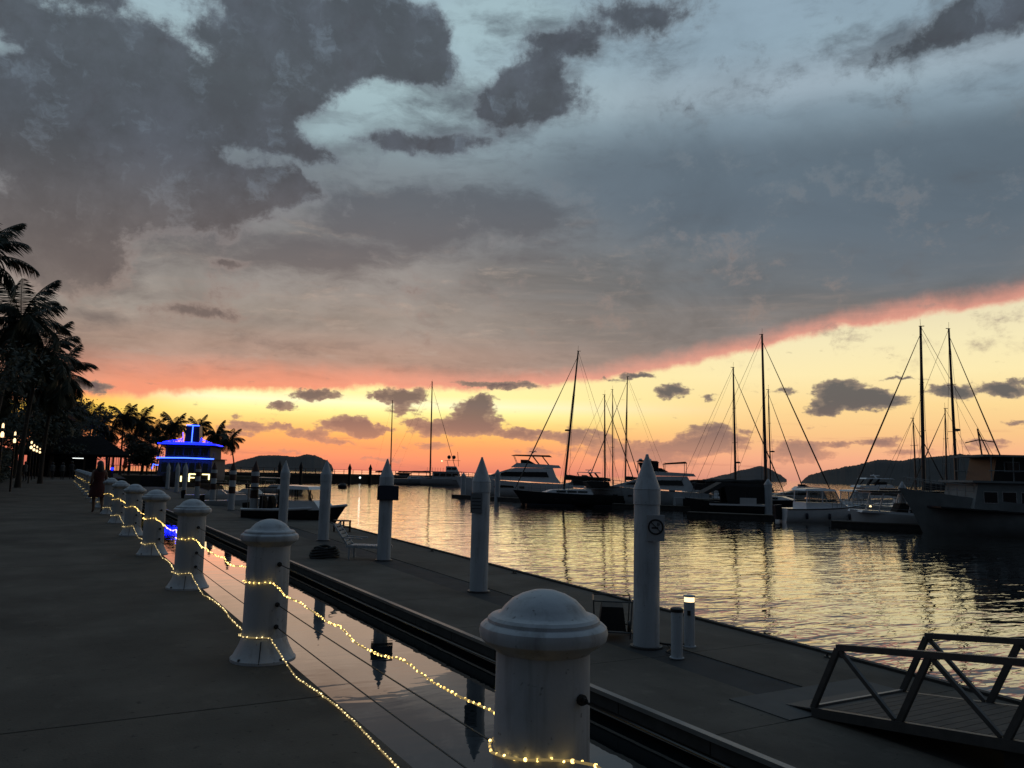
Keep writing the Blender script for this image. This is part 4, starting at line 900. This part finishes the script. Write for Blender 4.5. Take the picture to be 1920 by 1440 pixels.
# ------------------------------------------------------------------ long pier on the horizon
pa, pb = on(300, 902, ZW), on(905, 907, ZW); pd = (pb-pa).normalized(); pl = (pb-pa).length; pn = Vector((-pd.y, pd.x, 0))
pier = thing('long_pier', 'long dark pier with railing posts across the harbour mouth', 'pier')
MB().bar(pa+Vector((0, 0, 1.75)), pb+Vector((0, 0, 1.75)), 4, .5).build('deck', M_timber, pier)
MB().bar(pa+Vector((0, 0, .7)), pb+Vector((0, 0, .7)), 3.2, 1.8).build('wall', M_hulld, pier)
n = int(pl/2.6)
for k in range(n+1):
    c_ = pa+pd*(pl*k/n)-pn*1.8
    MB().tube([c_+Vector((0, 0, 1.9)), c_+Vector((0, 0, 3.0))], .08, 5).build('railing_post', M_hulld, pier)
for z in (2.5, 3.0): MB().bar(pa-pn*1.8+Vector((0, 0, z)), pb-pn*1.8+Vector((0, 0, z)), .06).build('rail', M_hulld, pier)
for px, lab in ((509, 'left'), (549, 'second'), (641, 'third'), (680, 'right')):
    c_ = on(px, 905, ZW); c_ -= pn*2.6; t = thing('pier_pile', 'dark pointed pile standing against the long pier, %s of four' % {'left': 'leftmost', 'second': 'second from the left', 'third': 'third from the left', 'right': 'rightmost'}[lab], 'pile', (c_.x, c_.y, ZW), 0, 'pointed piles at the long pier')
    MB().lathe([(.35, -1), (.35, 3.2)], 12).build('shaft', M_hulld, t, 50); MB().lathe([(.45, 3.2), (.45, 3.35), (.05, 4.4)], 12).build('cap', M_hulld, t, 40)
for px, lab in ((511, 'first from the left'), (553, 'second from the left'), (645, 'third from the left'), (675, 'fourth from the left')):
    c_ = at(px, 895.5, 185); t = thing('pier_lamp', 'bright round lamp low on the long pier, %s' % lab, 'lamp', (c_.x, c_.y, c_.z), 0, 'lamps on the long pier')
    MB().ball((0, 0, 0), .24, 10, 6).build('globe', M_tubew, t, 60); MB().bar((0, 0, 0), tuple(pn*1.8), .1).build('bracket', M_hulld, t)

# ------------------------------------------------------------------ blue lit ship
sp = on(356, 911, ZW); sh = thing('lit_ship', 'white ship outlined in blue neon with a lit funnel', 'ship', (sp.x, sp.y, ZW), heading(-90+12)); sh.scale = (1, .86, 1)
K = 119/1493.0
hm, bw = hull_mb(20, 9.2, 1.4, .8, rake=1.5, stern=.9); hm.build('hull', M_ship, sh, 50)
# bow points at the viewer; local +x towards the camera, y across
MB().slab([(-9, 1.3), (5.2, 1.5), (4.6, 4.0), (-9, 4.0)], 4.3, 4.2).build('main_cabin', M_ship, sh)
for k in range(7):
    y0 = -3.7+k*1.08; f_ = MB().plate([(5.05, y0, 2.0), (5.05, y0+.85, 2.0), (4.72, y0+.85, 3.4), (4.72, y0, 3.4)], (1, 0, .2), .03).build('window', M_glass, sh)
MB().box((-1.8, 0, 4.06), (13.6, 9.2, .12)).build('bridge_deck', M_ship, sh)
MB().slab([(-8, 4.12), (3.6, 4.12), (3.3, 5.95), (-8, 5.95)], 3.6, 3.55).build('bridge', M_ship, sh)
for k in range(5):
    y0 = -3.3+k*1.36; MB().plate([(3.56, y0, 4.55), (3.56, y0+1.1, 4.55), (3.36, y0+1.1, 5.6), (3.36, y0, 5.6)], (1, 0, .1), .03).build('window', M_glass, sh)
MB().slab([(-8.4, 6.0), (4.6, 6.0), (4.2, 6.3), (-8.4, 6.2)], 4.6, 4.0).build('roof', M_ship, sh)
fun = MB().slab([(-2.2, 6.25), (1.0, 6.25), (.6, 9.1), (-1.8, 9.1)], 1.25, 1.05).build('funnel', M_navy, sh)
def neon(pts, m=M_neon, r=.06): MB().tube(pts, r, 6).build('neon_tube', m, sh)
neon([(4.75, -4.6, 6.15), (4.75, 4.6, 6.15)]); neon([(4.75, 4.6, 6.15), (-2, 4.7, 6.1)]); neon([(4.75, -4.6, 6.15), (-2, -4.7, 6.1)])
neon([(4.3, -3.9, 6.36), (4.3, 3.9, 6.36)]); neon([(4.3, 3.9, 6.36), (.5, 1.5, 7.0)], M_neon, .04); neon([(4.3, -3.9, 6.36), (.5, -1.5, 7.0)], M_neon, .04)
neon([(5.1, -4.55, 4.05), (5.3, 0, 4.12), (5.1, 4.55, 4.05)], M_neon2, .08)
neon([(1.05, 0, 6.5), (.75, 0, 9.0)], M_neon2, .08); neon([(.72, -1.05, 9.05), (.72, 1.05, 9.05)], M_neon2, .07); neon([(1.08, -.6, 6.45), (1.08, .6, 6.45)], M_neon2, .07)
neon([(1.0, 1.35, 6.3), (.9, 1.6, 7.2)]); neon([(1.05, -1.45, 6.3), (1.0, -1.5, 7.9)]); neon([(1.0, -2.0, 6.3), (1.0, -1.5, 7.1)])
for s_ in (-1, 1):
    for k in range(6): MB().tube([(4.9, s_*(.4+k*.8), 4.1), (4.9, s_*(.4+k*.8), 4.9)], .03, 4).build('stanchion', M_ship, sh)
# small neon outline of the landing stage left of the ship
c_ = at(303, 868, 118); sg = thing('neon_stage', 'low landing stage edged with a short blue neon line', 'landing stage', (c_.x, c_.y, ZW), heading(0))
MB().box((0, 0, .6), (4.6, 3, 1.6)).build('stage', M_timber, sg)
MB().tube([(-.75, -1.4, 2.4), (-.6, -1.4, 3.15), (-.2, -1.4, 3.0), (.9, -1.4, 3.0)], .055, 6).build('neon_tube', M_neon2, sg)
for x in (-.75, .9): MB().tube([(x, -1.42, 1.3), (x, -1.42, 2.5 if x < 0 else 3.0)], .04, 5).build('post', M_hulld, sg)
# lit letters on a floating sign in front of the ship
c_ = at(365, 896, 100); lt = thing('lit_sign', 'dark sign board with glowing yellow letters before the blue ship', 'sign', (c_.x, c_.y, c_.z), heading(0))
MB().box((0, .12, 0), (5.2, .1, 1.25)).build('board', M_hulld, lt)
for x in (-2.2, 2.2): MB().bar((x, .12, -.6), (x, .12, -c_.z+ZW), .12).build('post', M_hulld, lt)
def letter(strokes, x0):
    mb = MB()
    for a, b in strokes: mb.bar((x0+a[0], 0, a[1]), (x0+b[0], 0, b[1]), .13, .13)
    return mb.build('letter', M_letter, lt)
letter([((0, -.5), (0, .2))], -1.72); letter([((0, -.48), (0, .46)), ((-.06, .46), (.80, .46)), ((-.06, .02), (.66, .02))], -.70); letter([((-.5, .46), (.42, .46)), ((.36, .46), (.36, -.34))], 1.42)

# ------------------------------------------------------------------ palms and trees
def frond_mesh(seed, droop, length=1.0):
    rng = random.Random(seed); mb = MB(); n = 22; pts = []
    for i in range(n+1):
        u = i/n; a = R(28)-droop*u*u; pts.append(None)
    x = z = 0.0; pts = [Vector((0, 0, 0))]; ang = R(30)
    for i in range(n):
        ang = R(30)-droop*((i+1)/n)**1.3; x += math.cos(ang)/n; z += math.sin(ang)/n; pts.append(Vector((x, 0, z)))
    mb.tube(pts, [.012*(1-.8*i/n) for i in range(n+1)], 4)
    for i in range(2, n+1):
        for sub in (0, .5):
            u = min((i-sub)/n, 1); p = pts[i] if not sub else (pts[i]+pts[i-1])/2
            t_ = (pts[i]-pts[i-1]).normalized(); ln_ = (.30*math.sin(math.pi*min(1, u*.86+.12))**.7+.04)*rng.uniform(.85, 1.1)
            for s_ in (-1, 1):
                d_ = (t_*.55+Vector((0, s_*.85, -.35-rng.uniform(0, .45)))).normalized()
                mid = p+d_*ln_*.55+Vector((0, 0, -.01)); tip = p+d_*ln_+Vector((0, 0, -.09*ln_/.3)); w = t_*.011
                o = len(mb.v); mb.v += [tuple(p-w*.6), tuple(p+w*.6), tuple(mid+w), tuple(tip), tuple(mid-w)]; mb.f.append((o, o+1, o+2, o+3, o+4))
    return mb
FRONDS = []
for i, dr in enumerate((R(40), R(75), R(105), R(130))):
    me = frond_mesh(i+3, dr); o_ = me.build('frond', M_leaf); FRONDS.append(o_.data); bpy.data.objects.remove(o_)
def palm(label, px, py, dep, span, base_z=0.0, lean=(0, 0), nf=24, group='palms beyond the promenade end', seed=1, base=None):
    rng = random.Random(seed); top = at(px, py, dep); b = Vector((top.x-lean[0], top.y-lean[1], base_z))
    t = thing('palm_tree', label, 'palm', b, 0, group); h = top-b; r0 = .17 if h.z > 9 else .14
    pts = [Vector((h.x*u*u, h.y*u*u, h.z*u)) for u in [k/9 for k in range(10)]]
    MB().tube(pts, [r0*(1.5 if k == 0 else 1.05-.4*k/9) for k in range(10)], 8).build('trunk', M_bark, t, 60)
    for k in range(nf):
        u = (k+.5)/nf; az_ = k*2.39996+rng.uniform(-.25, .25); pit = R(78-100*u**.85+rng.uniform(-8, 8))-R(30)
        me = FRONDS[min(3, int(u*3.4+rng.uniform(0, .6)))]
        o = bpy.data.objects.new('frond', me); col.objects.link(o); o.parent = t; o.location = h+Vector((0, 0, .05-.15*u))
        sc_ = span*rng.uniform(.85, 1.1); o.scale = (sc_, sc_, sc_); o.rotation_euler = (rng.uniform(-.25, .25), -pit, az_)
    for k in range(5): MB().ball(h+Vector((.22*math.cos(k*1.3), .22*math.sin(k*1.3), -.25-.05*(k % 2))), .13, 8, 6, 1.2).build('coconut', M_bark, t, 60)
    return t
bigs = [(40, 602, 46, 3.0), (78, 668, 52, 3.0), (-52, 488, 40, 2.9), (108, 706, 62, 3.5), (95, 775, 70, 3.0), (10, 715, 56, 3.2)]
bl = ['tall coconut palm with upright crown at the left edge', 'full coconut palm right of the tallest crown', 'tallest palm half out of frame at the left', 'drooping coconut palm with long fronds furthest right in the big clump',
      'low shaggy palm at the foot of the big clump', 'coconut palm low in the dark clump at the left edge']
for i, (px, py, dp, sp_) in enumerate(bigs): palm(bl[i], px, py, dp, sp_, 0, (random.uniform(.2, .9), random.uniform(-1, 1)), 21, 'big palms left of the promenade', 20+i)
smalls = [(140, 786, 110, 3.0), (172, 780, 128, 3.0), (205, 812, 140, 2.8), (232, 782, 130, 3.0), (262, 790, 136, 3.2), (290, 805, 142, 2.9), (327, 798, 140, 3.0), (372, 800, 150, 2.9), (405, 815, 150, 3.0), (430, 826, 145, 3.0), (118, 765, 92, 2.8), (248, 818, 150, 2.8), (190, 798, 120, 2.6), (308, 820, 150, 2.6)]
sl = ['palm nearest the big clump beyond the pavilion', 'bushy palm just right of the pavilion ridge', 'low palm between the pavilion and the tall pair', 'tall palm, left of the tall pair above the orange parasol', 'palm, right of the tall pair above the orange parasol',
      'drooping palm left of the ship', 'upright palm just left of the blue funnel', 'palm directly behind the blue funnel', 'palm right of the blue funnel', 'leaning palm standing apart, rightmost of the row', 'small palm against the big clump',
      'short palm low behind the parasol', 'short shaggy palm behind the pavilion roof edge', 'short palm low behind the ship roof']
for i, (px, py, dp, sp_) in enumerate(smalls): palm(sl[i], px, py, dp, sp_, -.05, (random.uniform(-1.2, 1.2), random.uniform(-1, 1)) if i != 9 else (-1.2, 0), 20, 'palms beyond the promenade end', 60+i)

def tree(label, px, py, dep, rx, rz, base_z=0.0, nleaf=5200, seed=1, cat='tree', name='broadleaf_tree', size=.26):
    rng = random.Random(seed); c = at(px, py, dep); t = thing(name, label, cat, (c.x, c.y, base_z), 0, 'dark trees left of the promenade'); h = c.z-base_z
    pts = [Vector((.15*math.sin(k), .1*k/5, h*k/5)) for k in range(6)]
    MB().tube(pts, [.28, .22, .19, .16, .13, .08], 8).build('trunk', M_bark, t, 60)
    for k in range(6):
        a = k*1.05+rng.uniform(-.3, .3); p0 = Vector((0, 0, h*rng.uniform(.45, .8))); p1 = p0+Vector((math.cos(a)*rx*.6, math.sin(a)*rx*.6, rz*rng.uniform(.1, .6)))
        MB().tube([p0, p0.lerp(p1, .5)+Vector((0, 0, .2)), p1], [.1, .07, .03], 6).build('limb', M_bark, t, 60)
    clumps = [Vector((rng.gauss(0, .45)*rx, rng.gauss(0, .45)*rx, h+rng.gauss(0, .45)*rz)) for _ in range(26)]
    mb = MB()
    for k in range(nleaf):
        cc = rng.choice(clumps); p = cc+Vector((rng.gauss(0, .2)*rx, rng.gauss(0, .2)*rx, rng.gauss(0, .17)*rz)); p.z = max(p.z, 3.0+rng.random()*.8 if dep < 120 else .3); d1 = Vector((rng.uniform(-1, 1), rng.uniform(-1, 1), rng.uniform(-1, .4))).normalized(); d2 = d1.orthogonal().normalized()
        s1 = size*rng.uniform(.6, 1.2); o = len(mb.v); mb.v += [tuple(p), tuple(p+d1*s1*.5+d2*s1*.22), tuple(p+d1*s1), tuple(p+d1*s1*.5-d2*s1*.22)]; mb.f.append((o, o+1, o+2, o+3))
    mb.build('crown', M_leaf2, t); return t
tl = ['dense dark tree filling the left edge under the palms', 'dark leafy tree behind the row of lamps', 'dark tree between the palms and the pavilion', 'rounded dark bush tree behind the pavilion', 'dark round tree left of the blue ship', 'low dark tree by the far terrace', 'dark tree low at the left edge near the lamps']
for i, (px, py, dp, rx, rz, sz) in enumerate(((-150, 740, 38, 3.6, 3.2, .34), (34, 785, 84, 4.4, 3.4, .42), (84, 796, 92, 3.6, 3.0, .42), (112, 818, 104, 3.8, 2.6, .42), (268, 842, 138, 3.2, 2.2, .5), (165, 842, 150, 4.0, 2.0, .5), (-20, 775, 66, 4.2, 3.4, .38))):
    tree(tl[i], px, py, dp, rx, rz, -.03 if dp < 100 else -.05, 6500, 200+i, size=sz)
# clipped hedge line below the trees
for i, (xa, ya, ln_) in enumerate(((-4.5, 22, 20), (-4.6, 42, 27), (-4.6, 69, 34))):
    rng = random.Random(i); t = thing('hedge', 'dark hedge along the left side of the promenade, %s stretch' % ('nearest', 'middle', 'far')[i], 'hedge', (xa, ya, -.02), 0, 'hedges along the promenade'); mb = MB()
    for k in range(9000):
        p = Vector((rng.uniform(-.9, .9), rng.uniform(0, ln_), (1-rng.random()**2)*(2.1 if i < 1 else 2.7))); d1 = Vector((rng.uniform(-1, 1), rng.uniform(-1, 1), rng.uniform(-1, 1))).normalized(); d2 = d1.orthogonal().normalized(); s1 = rng.uniform(.14, .36); o = len(mb.v)
        mb.v += [tuple(p), tuple(p+d1*s1*.5+d2*s1*.3), tuple(p+d1*s1), tuple(p+d1*s1*.5-d2*s1*.3)]; mb.f.append((o, o+1, o+2, o+3))
    mb.build('foliage', M_leaf2, t); m2 = MB()
    for k in range(int(ln_/1.5)): m2 = MB(); m2.tube([(0, .7+k*1.5, 0), (.1, .8+k*1.5, 1.3)], .03, 5).build('stem', M_bark, t)

# ------------------------------------------------------------------ pavilion, terrace, lamps
pv = thing('pavilion', 'open dark pavilion with a hipped roof at the promenade end', 'pavilion', (1.4, 108.5, -.05))
def hip(mb, x0, x1, y0, y1, ze, zr, over=.0):
    xm0, xm1, ym = x0+3.0, x1-3.0, (y0+y1)/2
    return mb.add([(x0, y0, ze), (x1, y0, ze), (x1, y1, ze), (x0, y1, ze), (xm0, ym, zr), (xm1, ym, zr), (x0, y0, ze-.2), (x1, y0, ze-.2), (x1, y1, ze-.2), (x0, y1, ze-.2)],
                  [(0, 1, 5, 4), (1, 2, 5), (2, 3, 4, 5), (3, 0, 4), (0, 6, 7, 1), (1, 7, 8, 2), (2, 8, 9, 3), (3, 9, 6, 0), (9, 8, 7, 6)])
hip(MB(), -5.6, 6.4, -3.2, 6.4, 2.75, 5.0).build('roof', M_roof, pv)
for x in (-4.8, -1.6, 1.6, 4.6):
    for yv in (-2.4, 5.6): MB().bar((x, yv, 0), (x, yv, 2.7), .22).build('column', M_wood, pv)
MB().box((-.6, 5.4, 1.3), (7.6, .15, 2.6)).build('back_wall', M_hulld, pv)
MB().box((1.0, -2.2, 2.28), (1.3, .1, .08)).build('tube_light', M_tubew, pv)
MB().box((3.2, -2.5, .5), (2.6, .7, 1.0)).build('counter', M_wood, pv)
MB().ball((4.55, -2.75, 1.15), .16, 10, 6).build('blue_lamp', M_neon, pv)
tr = thing('terrace', 'low dark terrace with railing beyond the pavilion', 'terrace', (0, 0, 0))
ta, tb = at(196, 884, 150), at(300, 886, 158); ta.z = tb.z = 0
MB().bar(ta+Vector((0, 0, .2)), tb+Vector((0, 0, .2)), 5, .5).build('platform', M_timber, tr)
for k in range(22):
    c_ = ta.lerp(tb, k/21); MB().tube([c_+Vector((0, -2.4, .4)), c_+Vector((0, -2.4, 1.5))], .05, 4).build('railing_post', M_hulld, tr)
MB().bar(ta+Vector((0, -2.4, 1.5)), tb+Vector((0, -2.4, 1.5)), .08).build('rail', M_hulld, tr)
c_ = at(235, 868, 148); um = thing('parasol', 'closed orange parasol standing on the far terrace', 'parasol', (c_.x, c_.y, .45))
MB().tube([(0, 0, 0), (0, 0, 3.4)], .05, 6).build('pole', M_wood, um)
MB().lathe([(.12, .4), (.42, .7), (.34, 1.6), (.2, 2.7), (.05, 3.35)], 12).build('canopy', mat('orange canvas', (.55, .09, .02), .8, emit=None), um, 50)
for i, px in enumerate((204, 210, 219, 223, 236, 242)):
    c_ = at(px, 852+(i % 2), 149); t = thing('terrace_lamp', 'small warm globe lamp over the far terrace, %s from the left' % (['first']+ORD[1:])[i], 'lamp', (c_.x, c_.y, .3), 0, 'globe lamps over the far terrace')
    MB().tube([(0, 0, 0), (0, 0, c_.z-.3)], .04, 5).build('pole', M_hulld, t); MB().ball((0, 0, c_.z-.3), .17, 10, 6).build('globe', M_lamp, t, 60)
for i, (px, py) in enumerate(((5, 807), (28, 820), (59, 834.5), (64, 839.5), (69.5, 842), (75, 845), (79, 848), (82.5, 851), (45, 829))):
    if i == 8: continue
    c_ = on(px, py, 2.95)
    t = thing('street_lamp', 'lit two tier lantern lamp post left of the promenade, %s from the camera' % ORD[i], 'street lamp', (c_.x, c_.y, -.3), 0, 'lantern lamps along the promenade')
    k = .34 if i < 2 else .5
    MB().lathe([(.12, 0), (.12, .1), (.05, .15), (.045, 2.95)], 10).build('pole', M_hulld, t, 50)
    MB().lathe([(.05, 2.95), (.20*k, 3.02), (.20*k, 3.12), (.03, 3.2)], 12).build('lower_lantern', M_lamp, t, 50)
    MB().lathe([(.3*k, 3.25), (.32*k, 3.27), (.04, 3.36)], 12).build('shade', M_hulld, t, 50)
    MB().lathe([(.05, 3.36), (.13*k, 3.42), (.13*k, 3.50), (.02, 3.56)], 12).build('upper_lantern', M_lamp, t, 50)
    MB().lathe([(.2*k, 3.57), (.02, 3.70)], 12).build('cap', M_hulld, t, 50)

# ------------------------------------------------------------------ people
M_skin = mat('skin', (.16, .09, .06), .6); M_hair = mat('dark hair', (.008, .007, .006), .5)
M_red = mat('dark red cloth', (.055, .006, .005), .8); M_cloth = mat('dark cloth', (.025, .025, .03), .85); M_cloth2 = mat('grey cloth', (.09, .09, .09), .85)
def person(label, px, py, facing, top_m, leg_m, stride=.22, long_hair=False, dress=False, h=1.66):
    b = on(px, py, 0); t = thing('person', label, 'person', (b.x, b.y, 0), facing, 'people walking on the promenade'); s_ = h/1.72
    J = [(0, 0, .95, .125), (0, .0, 1.15, .115), (0, -.01, 1.36, .135), (0, 0, 1.48, .06), (0, .02, 1.56, .075), (0, .025, 1.64, .095), (0, .01, 1.715, .055),
         (-.10, 0, .88, .09), (-.10, stride*.5, .50, .062), (-.10, stride*.35-.03, .09, .042), (-.10, stride*.35+.13, .03, .036),
         (.10, 0, .88, .09), (.10, -stride*.3, .50, .062), (.10, -stride-.05, .12, .042), (.10, -stride+.10, .035, .036),
         (-.19, 0, 1.40, .055), (-.235, -.06, 1.13, .045), (-.23, .06, .90, .034), (-.225, .10, .80, .034),
         (.19, 0, 1.40, .055), (.235, .03, 1.13, .045), (.23, .14, .92, .034), (.225, .18, .83, .034)]
    E = [(0, 1), (1, 2), (2, 3), (3, 4), (4, 5), (5, 6), (0, 7), (7, 8), (8, 9), (9, 10), (0, 11), (11, 12), (12, 13), (13, 14), (2, 15), (15, 16), (16, 17), (17, 18), (2, 19), (19, 20), (20, 21), (21, 22)]
    me = bpy.data.meshes.new('body'); me.from_pydata([(x*s_, y*s_, z*s_) for x, y, z, r in J], E, []); me.materials.append(leg_m if not dress else M_skin)
    o = bpy.data.objects.new('body', me); col.objects.link(o); o.parent = t; o.modifiers.new('Skin', 'SKIN')
    for i, j in enumerate(J): me.skin_vertices[0].data[i].radius = (j[3]*s_, j[3]*s_)
    me.skin_vertices[0].data[0].use_root = True
    sb = o.modifiers.new('Sub', 'SUBSURF'); sb.levels = 1; sb.render_levels = 2
    if dress: MB().lathe([(.30*s_, .52*s_), (.27*s_, .75*s_), (.20*s_, .95*s_), (.165*s_, 1.12*s_), (.20*s_, 1.32*s_), (.17*s_, 1.44*s_), (.07*s_, 1.50*s_)], 18).build('dress', top_m, t, 60)
    else: MB().lathe([(.185*s_, .88*s_), (.18*s_, 1.0*s_), (.165*s_, 1.15*s_), (.20*s_, 1.34*s_), (.17*s_, 1.44*s_), (.07*s_, 1.50*s_)], 18).build('shirt', top_m, t, 60)
    hb = MB().ball((0, -.015*s_, 1.65*s_), .108*s_, 12, 8, 1.08)
    if long_hair: hb.lathe([(.05, 1.18*s_), (.12*s_, 1.25*s_), (.13*s_, 1.45*s_), (.105*s_, 1.62*s_), (.06, 1.70*s_)], 12, (0, -.06*s_, 0))
    hb.build('hair', M_hair, t, 60)
    return t
person('person in a dark red dress with long dark hair walking beside the bollards', 181, 961, R(10), M_red, M_skin, .24, True, True, 1.68)
person('person in pale shirt, left of the distant walking group', 97, 899, R(170), M_cloth2, M_cloth)
person('person in grey shirt in the middle of the distant walking group', 116, 900, R(175), M_cloth2, M_cloth, .15)
person('taller person in dark clothes, right of the distant walking group', 133, 899, R(5), M_cloth, M_cloth, .1, h=1.8)
person('person standing in the shade near the lamp posts at the left', 45, 903, R(60), M_cloth2, M_cloth, .08)
